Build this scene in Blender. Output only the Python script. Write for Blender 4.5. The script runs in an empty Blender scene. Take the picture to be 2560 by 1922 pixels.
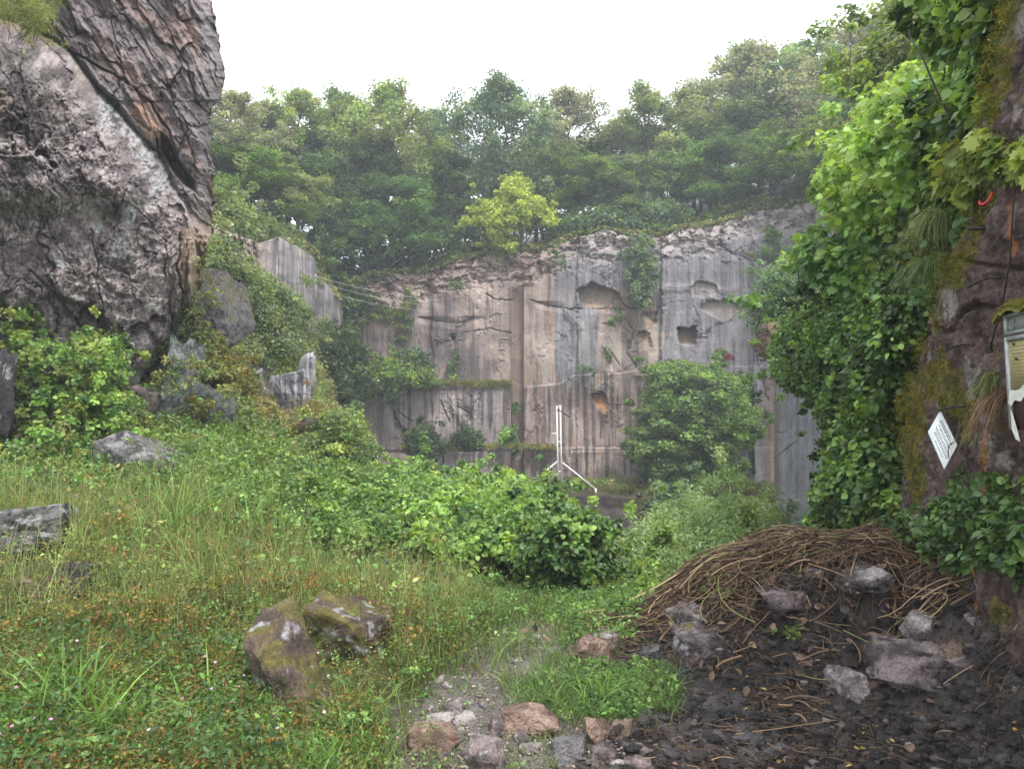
import bpy, math
import numpy as np
R = math.radians
HAZE = 0.0019
sc = bpy.context.scene
COL = sc.collection
# ---------------------------------------------------------------- camera
CZ, F, HX, HY = 1.6, 768.0, 512.0, 400.0
cam = bpy.data.cameras.new('camera'); cam.lens = 27.0; cam.sensor_width = 36.0
cam.shift_y = (HY - 384.0) / 1024.0; cam.clip_start = 0.05; cam.clip_end = 2000
co = bpy.data.objects.new('camera', cam); COL.objects.link(co)
co.location = (0, 0, CZ); co.rotation_euler = (R(90), 0, 0); sc.camera = co
# ---------------------------------------------------------------- light
SUN_EL, SUN_AZ = 62.0, 150.0          # high sun behind thick cloud
w = bpy.data.worlds.new('World'); sc.world = w; w.use_nodes = True
nt = w.node_tree; nt.nodes.clear()
sky = nt.nodes.new('ShaderNodeTexSky'); sky.sky_type = 'NISHITA'; sky.sun_disc = False
sky.sun_elevation = R(SUN_EL); sky.sun_rotation = R(SUN_AZ); sky.air_density = 1.0; sky.dust_density = 4.0
bw = nt.nodes.new('ShaderNodeRGBToBW')
cloud = nt.nodes.new('ShaderNodeTexNoise'); cloud.inputs['Scale'].default_value = 2.2; cloud.inputs['Detail'].default_value = 5
cr = nt.nodes.new('ShaderNodeMapRange'); cr.inputs[3].default_value = 0.93; cr.inputs[4].default_value = 1.07
tc = nt.nodes.new('ShaderNodeTexCoord')
# an overcast deck: the clouds even out the sky's brightness and take its blue away
cl = nt.nodes.new('ShaderNodeMix'); cl.data_type = 'RGBA'; cl.inputs[0].default_value = 0.8
tint = nt.nodes.new('ShaderNodeMix'); tint.data_type = 'RGBA'; tint.blend_type = 'MULTIPLY'; tint.inputs[0].default_value = 1
tint.inputs[7].default_value = (0.97, 1.0, 1.03, 1)
av = nt.nodes.new('ShaderNodeMath'); av.operation = 'MULTIPLY_ADD'; av.inputs[1].default_value = 0.35; av.inputs[2].default_value = 6.0
mul = nt.nodes.new('ShaderNodeMath'); mul.operation = 'MULTIPLY'
bg = nt.nodes.new('ShaderNodeBackground'); bg.inputs[1].default_value = 0.14
out = nt.nodes.new('ShaderNodeOutputWorld'); L = nt.links.new
L(sky.outputs[0], bw.inputs[0]); L(bw.outputs[0], av.inputs[0]); L(tc.outputs['Generated'], cloud.inputs['Vector'])
L(cloud.outputs[0], cr.inputs[0]); L(av.outputs[0], mul.inputs[0]); L(cr.outputs[0], mul.inputs[1])
L(sky.outputs[0], cl.inputs[6]); L(mul.outputs[0], cl.inputs[7]); L(cl.outputs[2], tint.inputs[6])
L(tint.outputs[2], bg.inputs[0]); L(bg.outputs[0], out.inputs[0])
sl = bpy.data.lights.new('sun', 'SUN'); sl.energy = 1.5; sl.angle = R(11); sl.color = (1.0, 0.97, 0.92)
so = bpy.data.objects.new('sun', sl); COL.objects.link(so)
so.rotation_euler = (R(90 - SUN_EL), 0, R(180 - SUN_AZ))
sc.view_settings.view_transform = 'Standard'; sc.view_settings.look = 'None'
sc.view_settings.exposure = 1.3; sc.view_settings.gamma = 1.0
sc.cycles.max_bounces = 6; sc.cycles.diffuse_bounces = 2; sc.cycles.glossy_bounces = 2
sc.cycles.transmission_bounces = 4; sc.cycles.transparent_max_bounces = 4; sc.cycles.volume_bounces = 0
sc.cycles.use_denoising = True
# ---------------------------------------------------------------- noise
_rs = np.random.RandomState(7); PERM = np.tile(_rs.permutation(256), 3).astype(np.int64)
GR = _rs.normal(size=(256, 3)); GR /= np.linalg.norm(GR, axis=1)[:, None]
def pn(x, y, z):
    x, y, z = np.broadcast_arrays(np.asarray(x, float), np.asarray(y, float), np.asarray(z, float))
    xi, yi, zi = np.floor(x).astype(int), np.floor(y).astype(int), np.floor(z).astype(int)
    xf, yf, zf = x - xi, y - yi, z - zi
    u, v, q = (t * t * t * (t * (t * 6 - 15) + 10) for t in (xf, yf, zf))
    def g(a, b, c):
        h = PERM[(PERM[(PERM[(xi + a) & 255] + yi + b) & 255] + zi + c) & 255]
        G = GR[h]
        return G[..., 0] * (xf - a) + G[..., 1] * (yf - b) + G[..., 2] * (zf - c)
    x0 = g(0, 0, 0) * (1 - u) + g(1, 0, 0) * u; x1 = g(0, 1, 0) * (1 - u) + g(1, 1, 0) * u
    x2 = g(0, 0, 1) * (1 - u) + g(1, 0, 1) * u; x3 = g(0, 1, 1) * (1 - u) + g(1, 1, 1) * u
    return ((x0 * (1 - v) + x1 * v) * (1 - q) + (x2 * (1 - v) + x3 * v) * q) * 1.6
def fbm(x, y, z=0.0, o=4, gain=.5):
    s = 0; a = 1.0
    for i in range(o):
        s = s + a * pn(x, y, z + 13.7 * i); x = x * 2.03; y = y * 2.03; z = z * 2.03; a *= gain
    return s
def ridge(x, y, z=0.0, o=4, gain=.5):
    s = 0; a = 1.0
    for i in range(o):
        s = s + a * (1 - 2 * np.abs(pn(x, y, z + 9.1 * i))); x = x * 2.1; y = y * 2.1; z = z * 2.1; a *= gain
    return s
def worley(x, y, seed=0):
    xi, yi = np.floor(x).astype(int), np.floor(y).astype(int); f1 = np.full(np.shape(x), 9.); f2 = f1.copy(); cid = np.zeros(np.shape(x)); ox = f1 * 0; oy = f1 * 0
    for i in (-1, 0, 1):
        for j in (-1, 0, 1):
            h = PERM[(PERM[(xi + i + seed) & 255] + yi + j) & 255]; h2 = PERM[h + 37]; px = xi + i + h / 255.; py = yi + j + h2 / 255.; d = np.hypot(x - px, y - py)
            n = d < f1; f2 = np.where(n, f1, np.minimum(f2, d)); cid = np.where(n, h, cid); ox = np.where(n, x - px, ox); oy = np.where(n, y - py, oy); f1 = np.where(n, d, f1)
    return f1, f2, cid / 255., ox, oy
def facets(x, y, seed, tilt=.5):           # broken rock: tilted plates with cracks between
    f1, f2, c, ox, oy = worley(x, y, seed); a = c * 40.0
    return (c - .5) * .6 + tilt * (ox * np.cos(a) + oy * np.sin(a)), f2 - f1, c
def ss(a, b, x):
    t = np.clip((np.asarray(x, float) - a) / (b - a), 0, 1); return t * t * (3 - 2 * t)
def mixc(a, b, t):
    t = np.clip(np.asarray(t), 0, 1)[..., None]; return np.asarray(a) * (1 - t) + np.asarray(b) * t
def inpoly(px, py, P):
    c = np.zeros(np.shape(px), bool); n = len(P)
    for i in range(n):
        x0, y0 = P[i]; x1, y1 = P[(i + 1) % n]
        if y0 == y1: continue
        k = ((y0 > py) != (y1 > py)) & (px < (x1 - x0) * (py - y0) / (y1 - y0) + x0); c ^= k
    return c
def pdist(px, py, P, closed=False):
    d = np.full(np.shape(px), 1e9); P = list(P) + ([P[0]] if closed else [])
    for (x0, y0), (x1, y1) in zip(P[:-1], P[1:]):
        dx, dy = x1 - x0, y1 - y0; l = dx * dx + dy * dy + 1e-9
        t = np.clip(((px - x0) * dx + (py - y0) * dy) / l, 0, 1)
        d = np.minimum(d, np.hypot(px - x0 - t * dx, py - y0 - t * dy))
    return d
def sdist(px, py, P):                       # >0 inside
    d = pdist(px, py, P, True); return np.where(inpoly(px, py, P), d, -d)
def lerp(x, xs, ys): return np.interp(x, xs, ys)
def at(px, py, Y):
    px, py, Y = np.broadcast_arrays(np.asarray(px, float), np.asarray(py, float), np.asarray(Y, float))
    return np.stack([(px - HX) / F * Y, Y, CZ + (HY - py) / F * Y], -1)
# ---------------------------------------------------------------- mesh helpers
def mesh(name, V, faces, cols=None, mats=(), smooth=False):
    """faces: list of (n,k) int arrays; cols: (nv,3) per-vertex own colour"""
    me = bpy.data.meshes.new(name); V = np.asarray(V, np.float32).reshape(-1, 3)
    me.vertices.add(len(V)); me.vertices.foreach_set('co', V.ravel())
    fl = [np.asarray(f, np.int32) for f in faces if len(f)]
    lv = np.concatenate([f.ravel() for f in fl]); cnt = np.concatenate([np.full(len(f), f.shape[1], np.int32) for f in fl])
    me.loops.add(len(lv)); me.loops.foreach_set('vertex_index', lv)
    me.polygons.add(len(cnt)); me.polygons.foreach_set('loop_start', np.concatenate([[0], np.cumsum(cnt)[:-1]]).astype(np.int32))
    if smooth: me.polygons.foreach_set('use_smooth', np.ones(len(cnt), bool))
    if cols is not None:
        c = me.attributes.new('col', 'FLOAT_COLOR', 'POINT'); cc = np.ones((len(V), 4), np.float32); cc[:, :3] = cols
        c.data.foreach_set('color', cc.ravel())
    for m in mats: me.materials.append(m)
    me.update(calc_edges=True)
    return me
def link(name, me, parent=None):
    o = bpy.data.objects.new(name, me); COL.objects.link(o)
    if parent is not None: o.parent = parent
    return o
def tag(o, label=None, cat=None, group=None, kind=None):
    if label: o['label'] = label
    if cat: o['category'] = cat
    if group: o['group'] = group
    if kind: o['kind'] = kind
    return o
def thing(name, label, cat, loc=(0, 0, 0), group=None):
    o = bpy.data.objects.new(name, None); COL.objects.link(o); o.location = [float(v) for v in loc]
    o.empty_display_size = .1
    return tag(o, label, cat, group)
class Bag:                                   # collects vertices, faces and colours into one mesh
    def __init__(s): s.V = []; s.Fs = []; s.C = []; s.n = 0
    def add(s, V, faces, C):
        V = np.asarray(V, float).reshape(-1, 3); C = np.asarray(C, float)
        if C.ndim == 1: C = np.tile(C, (len(V), 1))
        s.V.append(V); s.C.append(C); s.Fs += [np.asarray(f) + s.n for f in faces]; s.n += len(V); return s
    def put(s, name, mat, parent=None, loc=None, smooth=False):
        V = np.concatenate(s.V)
        if loc is not None: V = V - np.asarray(loc, float)
        return link(name, mesh(name, V, s.Fs, np.concatenate(s.C), [mat], smooth), parent)
def gridf(r, c, flip=False):
    i = np.arange(r * c).reshape(r, c)
    f = np.stack([i[:-1, :-1], i[:-1, 1:], i[1:, 1:], i[1:, :-1]], -1).reshape(-1, 4)
    return f[:, ::-1] if flip else f
def relief(name, P, C, mat, skirt, parent=None, loc=None):
    """P (r,c,3) front surface with the rock's body behind it: border rings pushed back along skirt"""
    r, c = P.shape[:2]; V = [P.reshape(-1, 3)]; CC = [C.reshape(-1, 3)]; fs = [gridf(r, c)]
    idx = np.arange(r * c).reshape(r, c)
    b = np.concatenate([idx[0, :], idx[1:, -1], idx[-1, -2::-1], idx[-2:0:-1, 0]])
    prev = b; n = r * c; base = V[0][b]
    for k in range(1, 5):
        j = base + np.asarray(skirt, float) * (k / 4.0)
        j = j + (fbm(j[:, 0] * .9, j[:, 1] * .9, j[:, 2] * .9)[:, None] * .2 * np.array([1, 0, 1]) * (min(k, 1)))
        V.append(j); CC.append(CC[0][b]); cur = np.arange(n, n + len(b)); n += len(b)
        fs.append(np.stack([prev, np.roll(prev, -1), np.roll(cur, -1), cur], -1)[:, ::-1]); prev = cur
    V = np.concatenate(V)
    if loc is not None: V = V - np.asarray(loc, float)
    return link(name, mesh(name, V, fs, np.concatenate(CC), [mat], True), parent)
# ---------------------------------------------------------------- materials
def mat(name):
    m = bpy.data.materials.new(name); m.use_nodes = True
    return m, m.node_tree, m.node_tree.nodes['Principled BSDF']
def rockmat(name, s1, s2, bump=.5, dist=.03, rough=(.45, .85), var=.45, spec=.5, vor=0):
    m, t, b = mat(name); N = t.nodes.new; L = t.links.new
    a = N('ShaderNodeAttribute'); a.attribute_name = 'col'
    g = N('ShaderNodeNewGeometry'); 
    n1 = N('ShaderNodeTexNoise'); n1.inputs['Scale'].default_value = s1; n1.inputs['Detail'].default_value = 8; n1.inputs['Roughness'].default_value = .68
    n2 = N('ShaderNodeTexNoise'); n2.inputs['Scale'].default_value = s2; n2.inputs['Detail'].default_value = 6; n2.inputs['Roughness'].default_value = .7
    L(g.outputs['Position'], n1.inputs['Vector']); L(g.outputs['Position'], n2.inputs['Vector'])
    mr = N('ShaderNodeMapRange'); mr.inputs[1].default_value = .3; mr.inputs[2].default_value = .7; mr.inputs[3].default_value = 1 - var; mr.inputs[4].default_value = 1 + var
    L(n2.outputs[0], mr.inputs[0])
    mx = N('ShaderNodeMix'); mx.data_type = 'RGBA'; mx.blend_type = 'MULTIPLY'; mx.inputs[0].default_value = 1
    L(a.outputs['Color'], mx.inputs[6]); L(mr.outputs[0], mx.inputs[7]); L(mx.outputs[2], b.inputs['Base Color'])
    rr = N('ShaderNodeMapRange'); rr.inputs[1].default_value = .35; rr.inputs[2].default_value = .65; rr.inputs[3].default_value = rough[0]; rr.inputs[4].default_value = rough[1]
    L(n1.outputs[0], rr.inputs[0]); L(rr.outputs[0], b.inputs['Roughness']); b.inputs['Specular IOR Level'].default_value = spec
    ad = N('ShaderNodeMath'); ad.operation = 'ADD'; L(n1.outputs[0], ad.inputs[0]); L(n2.outputs[0], ad.inputs[1])
    bp = N('ShaderNodeBump'); bp.inputs['Strength'].default_value = bump; bp.inputs['Distance'].default_value = dist
    L(ad.outputs[0], bp.inputs['Height']); L(bp.outputs[0], b.inputs['Normal'])
    return m
M_CRAG = rockmat('crag_rock', 5.0, 26, 1.0, .10, (.25, .7), .55, .6)
M_WALL = rockmat('quarry_face', 1.2, 6, .5, .08, (.55, .9), .16, .3)
M_BUTT = rockmat('buttress_rock', 8, 45, .9, .03, (.5, .95), .5, .35)
M_STONE = rockmat('stone', 14, 70, 1.0, .03, (.3, .8), .55, .45)
M_SOIL = rockmat('soil', 14, 90, 1.0, .03, (.15, .75), .6, .6)
def leafmat(name, trans=.42, rough=.42, hue=.03, spec=.35):
    m, t, b = mat(name); N = t.nodes.new; L = t.links.new
    a = N('ShaderNodeAttribute'); a.attribute_name = 'col'
    oi = N('ShaderNodeObjectInfo'); h = N('ShaderNodeHueSaturation')
    mh = N('ShaderNodeMapRange'); mh.inputs[3].default_value = .5 - hue; mh.inputs[4].default_value = .5 + hue * .6
    L(oi.outputs['Random'], mh.inputs[0]); L(mh.outputs[0], h.inputs['Hue']); L(a.outputs['Color'], h.inputs['Color'])
    g = N('ShaderNodeNewGeometry'); mv = N('ShaderNodeMapRange'); mv.inputs[3].default_value = .75; mv.inputs[4].default_value = 1.25
    h.inputs['Saturation'].default_value = 1.02; L(g.outputs['Random Per Island'], mv.inputs[0]); L(mv.outputs[0], h.inputs['Value'])
    L(h.outputs[0], b.inputs['Base Color']); b.inputs['Roughness'].default_value = rough; b.inputs['Specular IOR Level'].default_value = spec
    tr = N('ShaderNodeBsdfTranslucent'); tm = N('ShaderNodeMix'); tm.data_type = 'RGBA'; tm.blend_type = 'MULTIPLY'; tm.inputs[0].default_value = 1
    tm.inputs[7].default_value = (1.35, 1.25, .6, 1); L(h.outputs[0], tm.inputs[6]); L(tm.outputs[2], tr.inputs[0])
    mx = N('ShaderNodeMixShader'); mx.inputs[0].default_value = trans
    L(b.outputs[0], mx.inputs[1]); L(tr.outputs[0], mx.inputs[2]); L(mx.outputs[0], t.nodes['Material Output'].inputs[0])
    return m
M_LEAF = leafmat('leaf'); M_GRASS = leafmat('grass_blade', .3, .5, .0); M_WET = leafmat('glossy_leaf', .36, .40, .0, .4)
M_DRY = leafmat('dry_stalk', .05, .6, .0, .3)
def barkmat():
    m, t, b = mat('bark'); N = t.nodes.new; L = t.links.new
    a = N('ShaderNodeAttribute'); a.attribute_name = 'col'; n = N('ShaderNodeTexNoise'); n.inputs['Scale'].default_value = 14; n.inputs['Detail'].default_value = 6
    mx = N('ShaderNodeMix'); mx.data_type = 'RGBA'; mx.blend_type = 'MULTIPLY'; mx.inputs[0].default_value = .8
    L(a.outputs['Color'], mx.inputs[6]); L(n.outputs[0], mx.inputs[7]); L(mx.outputs[2], b.inputs['Base Color']); b.inputs['Roughness'].default_value = .85
    bp = N('ShaderNodeBump'); bp.inputs['Strength'].default_value = .6; L(n.outputs[0], bp.inputs['Height']); L(bp.outputs[0], b.inputs['Normal'])
    return m
M_BARK = barkmat()
def plain(name, c, rough=.5, metal=0.0, sc_=30, var=.25):
    m, t, b = mat(name); N = t.nodes.new; L = t.links.new
    n = N('ShaderNodeTexNoise'); n.inputs['Scale'].default_value = sc_; n.inputs['Detail'].default_value = 5
    tc = N('ShaderNodeTexCoord'); L(tc.outputs['Object'], n.inputs['Vector'])
    r = N('ShaderNodeMapRange'); r.inputs[1].default_value = .3; r.inputs[2].default_value = .7; r.inputs[3].default_value = 1 - var; r.inputs[4].default_value = 1 + var
    x = N('ShaderNodeMix'); x.data_type = 'RGBA'; x.blend_type = 'MULTIPLY'; x.inputs[0].default_value = 1; x.inputs[6].default_value = (*c, 1)
    L(n.outputs[0], r.inputs[0]); L(r.outputs[0], x.inputs[7]); L(x.outputs[2], b.inputs['Base Color'])
    b.inputs['Roughness'].default_value = rough; b.inputs['Metallic'].default_value = metal
    return m
# ---------------------------------------------------------------- terrain
def hbase(x, Y):
    x = np.asarray(x, float); Y = np.asarray(Y, float)
    c = lerp(Y, [0, 5, 8, 11, 16, 24, 33, 400], [0, 0, -.5, -1.3, -3, -5.6, -6, -6])
    bk = lerp(Y, [0, 3, 6, 8, 11, 14, 20, 28, 40, 400], [.0, .02, .30, .42, .85, 1.05, 1.4, 2.0, 2.0, 2.0])
    w = ss(0, 1, (-x - (.55 + .08 * Y)) / (1.0 + .17 * Y))
    h = c * (1 - w) + bk * w
    st = np.clip(-x - 6.2 - .05 * np.clip(Y - 20, 0, 100), 0, 12) * ss(15, 24, Y) * 1.15
    h = h + st * (1 - ss(46, 60, Y))
    # right hand side: berm at the foot of the buttress, then the side wall of the cut
    berm = .50 * ss(2.0, 2.65, x) * (1 - ss(5.0, 7, Y)) * ss(2.5, 3.5, Y)
    h = h + ss(0, 1, (x - .36 * Y - .3) / 2.0) * 2.6 * ss(8, 10, Y) * (1 - ss(24, 30, Y))
    d2 = ((x - 2.22 + .12 * pn(x * 1.5, Y * 1.5, 2.)) / 1.12) ** 2 + ((Y - 5.6) / 1.0) ** 2
    md = (.62 + .14 * pn(x * 1.7, Y * 1.7, 6.)) * np.exp(-d2 ** 1.9)
    h = h + np.maximum(berm, md) + .3 * np.minimum(berm, md) * 0
    h = h + .10 * np.exp(-(((x - 1.0) / .45) ** 2 + ((Y - 5.35) / .3) ** 2))
    return h
def soilmask(x, Y): # dark wet soil, right foreground
    e = fbm(x * .8, Y * .8, 5.) * .35
    return ss(-.12, .18, x - lerp(Y, [2, 3.4, 4.4, 5.0, 5.8, 7], [.35, .35, .75, .72, 1.0, 1.6]) + e * .6) * (1 - ss(6.3, 7.0, Y))
def pathmask(x, Y):
    e = fbm(x * 1.2, Y * 1.2, 2.) * .3
    c = lerp(Y, [2, 3.4, 4.0, 4.5, 5.3, 6.5], [-.15, -.12, -.1, -.08, .05, .2]); wd = lerp(Y, [2, 3.4, 4.0, 4.5, 5.4, 6.8], [.85, .74, .52, .38, .34, .22])
    return ss(.12, -.12, np.abs(x - c) - wd + e * .5) * (1 - ss(5.9, 7.0, Y))
def hgt(x, Y, fine=True):
    h = hbase(x, Y) + fbm(x * .7, Y * .7, .5, 4) * .06 * ss(1, 6, Y) + fbm(x * 1.4, Y * 1.4, 7.5, 3) * .07 * ss(-.9, -1.8, x) * ss(3, 5, Y)
    if fine:
        s = soilmask(x, Y)
        h = h + s * (fbm(x * 4, Y * 4, 1., 6, .68) * .045 + ridge(x * 11, Y * 11, 3., 3) * .009) + (1 - s) * fbm(x * 6, Y * 6, 8., 4) * .012
    return h
def ground_at(px, py):
    Y = np.geomspace(1.6, 60, 900); p = at(px, py, Y)
    k = np.nonzero(p[:, 2] <= hgt(p[:, 0], Y, False))[0]
    return float(Y[k[0]]) if len(k) else 40.0
def gnd(px, Y):
    x = (px - HX) / F * Y; return np.array([x, Y, float(hgt(x, Y))])
Yr = np.concatenate([np.linspace(-14, 1.0, 24), np.geomspace(1.1, 420, 470)])
ux = np.concatenate([np.linspace(-3.2, -.82, 40)[:-1], np.linspace(-.82, .82, 560), np.linspace(.82, 3.2, 40)[1:]])
YY, UU = np.meshgrid(Yr, ux, indexing='ij'); XX = UU * np.maximum(YY, 2.6)
ZZ = hgt(XX, YY); s = soilmask(XX, YY); p = pathmask(XX, YY)
n1 = fbm(XX * 3, YY * 3, 3., 5, .6); n2 = fbm(XX * 17, YY * 17, 4., 3)
gc = mixc([.055, .05, .028], [.11, .085, .05], .5 + n1)
gc = mixc(gc, mixc([.12, .10, .088], [.24, .21, .185], .5 + n1 * .7 + n2 * .5), p)
gc = mixc(gc, mixc([.022, .017, .015], [.10, .08, .07], .38 + n1 * .55 + n2 * .5), s)
rd = ss(3.2, 3.6, YY) * ss(.1, .4, .5 - np.abs(XX - .95)) * ss(4.25, 3.9, YY)
gc = mixc(gc, mixc([.09, .085, .09], [.16, .15, .155], .5 + n1), rd * .8 * ss(-.2, .4, n1))
tag(link('ground', mesh('ground', np.stack([XX, YY, ZZ], -1).reshape(-1, 3), [gridf(*XX.shape)], gc.reshape(-1, 3), [M_SOIL], True)), kind='structure')
# ---------------------------------------------------------------- back wall of the quarry
def D2(pts): return [(a * .463, b * .463) for a, b in pts]      # points read off the photo at 2212 px
def Z4(pts): return [(340 + a * .16856, 200 + b * .16856) for a, b in pts]
def Z2(pts): return [(480 + a * .16856, 60 + b * .16856) for a, b in pts]
CREST_X = [200, 290, 340, 370, 385, 417, 444, 463, 500, 546, 574, 602, 620, 657, 685, 722, 759, 787, 815, 850, 930]
CREST_Y = [262, 285, 300, 276, 275, 273, 266, 259, 255, 250, 237, 231, 234, 236, 229, 224, 211, 208, 199, 210, 216]
YB = 45.0
rows = np.linspace(0, 1, 460); cols = np.linspace(300, 880, 840)
T_, PXg = np.meshgrid(rows, cols, indexing='ij')
top = lerp(PXg, CREST_X, CREST_Y) + fbm(PXg * .05, 0 * PXg, 1., 4) * 3.0
PYg = top + (535 - top) * T_
wx = (PXg - HX) / F * YB; wz = CZ + (HY - PYg) / F * YB
wob = fbm(wx * .6, wz * .6, 2., 4) + .8 * fbm(wx * 2.5, wz * 2.5, 5., 4, .6)
dep = fbm(wx * .22, wz * .22, 0., 3) * .22 + fbm(wx * .9, wz * .35, 3., 4) * .05 + ridge(wx * 3, wz * 1.2, 6., 3) * .008
# sawn panels: shallow steps across the face
for k, (xb, st) in enumerate([(432, .18), (478, -.15), (577, .12), (612, -.16), (661, .3), (753, .5), (775, -.3)]):
    dep += st * ss(-1, 1, PXg - xb - wob * 1.5) * ss(225, 240, PYg)
fw, ew, cw = facets(wx * .33 + wob * .25, wz * .27 + wob * .25, 3, .5); dep += fw * .10
ff, ef, cf = facets(wx * 1.3 + wob * .4, wz * 1.9 + wob * .4, 9, .7)
rough_top = ss(26, 0, PYg - top - 8 + wob * 14) * ss(335, 380, PXg)
wr = ridge(wx * .8 + wz * .4, wz * 1.1 - wx * .25, 11., 6, .65)
dep += rough_top * (-.35 + wr * .10 + ff * .55 - .15 * ss(.08, 0, ef))
lt = ss(0, 1, (400 - PXg) / 12) * ss(318, 306, PYg)           # broken corner, upper left
dep += lt * (-.5 + wr * .35)
# pilaster: deep saw slot
slot = ss(510.2, 511.4, PXg) * ss(524.0, 522.8, PXg) * ss(268, 300, PYg)
dep -= slot * .45
CAV = [([(577, 289), (585, 284), (593, 281), (603, 287), (612, 290), (620, 293), (622, 301), (631, 309), (612, 305), (600, 308), (583, 308), (578, 298)], .7),
       ([(675, 327), (684, 326), (696, 325), (697, 344), (690, 347), (679, 343)], .9), ([(450, 335), (456.5, 334), (455, 339), (452, 341)], .6),
       ([(591, 394), (605, 393), (608, 402), (608, 409), (601, 412), (594, 402)], .35), ([(624, 401), (632, 400), (635, 404), (630, 408)], .3),
       ([(640, 313), (658, 311), (656, 321), (647, 330), (637, 322)], .12), ([(637, 331), (651, 333), (653, 347), (641, 352)], .25),
       ([(691, 287), (700, 281), (714, 283), (718, 293), (706, 298), (694, 296)], .2), ([(700, 303), (722, 297), (738, 303), (742, 310), (722, 320), (703, 311)], .25)]
cavm = np.zeros_like(dep)
for P, d in CAV:
    s_ = sdist(PXg + wob * 2.6, PYg + wob * 2.2, P); m_ = ss(-.3, 1.2, s_); ya, yb2 = min(p[1] for p in P), max(p[1] for p in P); dep -= m_ * d * (.35 + 1.5 * np.clip(1 - (PYg - ya) / (yb2 - ya), 0, 1)); cavm = np.maximum(cavm, m_ * min(1, d * 2))
CR = [Z4([(1440, 640), (1520, 640), (1590, 625), (1700, 650), (1760, 640)]), Z4([(1130, 590), (1230, 625), (1330, 640), (1440, 640)]), Z4([(820, 625), (780, 690), (700, 760), (610, 960)]),
      Z4([(480, 690), (560, 715), (700, 730), (790, 690)]), Z4([(870, 560), (940, 600), (1020, 590)]), Z4([(580, 820), (655, 800), (690, 800)]),
      Z4([(1800, 660), (1870, 720), (1810, 790), (1770, 880), (1750, 990)]), Z4([(1890, 620), (1870, 720)]), Z4([(1880, 640), (2041, 600)]), Z4([(1620, 640), (1700, 700), (1560, 740)]),
      Z4([(600, 1190), (640, 1290), (655, 1320)]), Z4([(560, 1300), (620, 1265), (700, 1250)]), Z4([(690, 1220), (750, 1250), (740, 1330)]), Z4([(830, 1150), (760, 1290), (740, 1340)]),
      Z4([(640, 1170), (690, 1240), (740, 1330)]), Z4([(1700, 700), (1740, 800), (1700, 900), (1760, 990)]), Z4([(1600, 890), (1660, 980)]), Z4([(1330, 660), (1420, 750)]),
      Z2([(1410, 1090), (1500, 1150), (1600, 1180), (1690, 1190)]), Z2([(1840, 970), (1960, 1010), (2041, 1045)]), Z2([(1020, 1175), (1150, 1135)]), Z2([(1300, 1640), (1400, 1570), (1480, 1530), (1580, 1480)]),
      Z2([(960, 1480), (1030, 1550), (1060, 1450), (1170, 1410)]), Z2([(850, 1300), (1010, 1360), (1300, 1350), (1500, 1370)]), Z2([(340, 1430), (480, 1470)]), Z4([(740, 780), (900, 765), (1010, 780)]),
      Z4([(1320, 1490), (1560, 1465), (1720, 1460)]), Z4([(170, 1490), (300, 1485), (400, 1490)]), Z4([(310, 1170), (350, 1260), (440, 1320)]), [(640, 374), (690, 366), (740, 380)], [(755, 340), (760, 372), (768, 400)]]
crk = np.zeros_like(dep)
for i, P in enumerate(CR):
    d = pdist(PXg + wob * 1.8, PYg + wob * 1.8, P); a = ss(1.0, .1, d) * (.6 + .4 * np.sin(i * 2.1)); crk = np.maximum(crk, a * ss(-.75, .0, fbm(PXg * .12, PYg * .12, i * 3.3, 2)))
    dep += .10 * (i % 3 - 1) * ss(7, 0, d) * ((PYg > P[0][1]) if abs(P[0][0] - P[-1][0]) > abs(P[0][1] - P[-1][1]) else (PXg > P[0][0]))
dep -= crk * .17
# ledges left standing by the quarrymen
LA = [(345, 397), (350, 392), (385, 387), (430, 386), (511.5, 385.5), (511.5, 540), (345, 540)]
LB = [(444, 451.5), (470, 451), (500, 448), (511, 447), (556.5, 447), (556.5, 540), (444, 540)]
la = ss(-.5, .5, sdist(PXg, PYg, LA)); lb = ss(-.5, .5, sdist(PXg, PYg, LB))
dep += la * 1.3 + lb * 1.7
lc = ss(-.6, .6, PYg - lerp(PXg, [523, 560, 574, 600, 626, 660, 740], [387, 383, 375, 374, 372, 366, 366])) * ss(523, 524, PXg) * ss(775, 770, PXg)
dep += lc * .22
dep += ss(-.5, .5, PYg - 447 - wob) * ss(557, 558, PXg) * .12
RC = [(390, 396), (394, 405), (397, 418), (404, 428), (411, 432), (408, 446), (401, 452), (404, 436), (396, 428), (392, 412)]
rcm = ss(-1, 1.5, sdist(PXg + wob * 2, PYg + wob * 2, RC)); dep += rcm * (-.5 + wr * .2)
YW = YB - dep; PW = at(PXg, PYg, YW)
# the face's own colours: tan limestone, blue-grey panels, black and white drip streaks, rust
st1 = fbm(wx * 1.5, wz * .12, 1., 5, .62); st2 = fbm(wx * 4.5, wz * .3 + 7, 5., 4, .6); blot = fbm(wx * .35, wz * .35, 9., 4)
c = mixc([.25, .185, .155], [.40, .325, .28], .5 + blot * 1.1 + st1 * .3 + (cw - .5) * .5)
left = ss(525, 500, PXg); c = mixc(c, mixc([.12, .098, .097], [.245, .20, .19], .5 + st1 * .8 + blot * .7 + (cw - .5) * .5), left * .9 * ss(.8, -.3, blot))
blue = ss(-.12, .25, ss(640, 672, PXg + wob * 14) + ss(605, 590, PXg) * ss(548, 562, PXg) * 1.0 * ss(420, 350, PYg) + ss(310, 270, PYg) * ss(545, 580, PXg) * ss(10, -2, PYg - 293 - (PXg - 560) * .15) - .45)
c = mixc(c, mixc([.14, .138, .152], [.28, .275, .30], .5 + st1 * .9 + st2 * .25), blue * .88)
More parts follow.
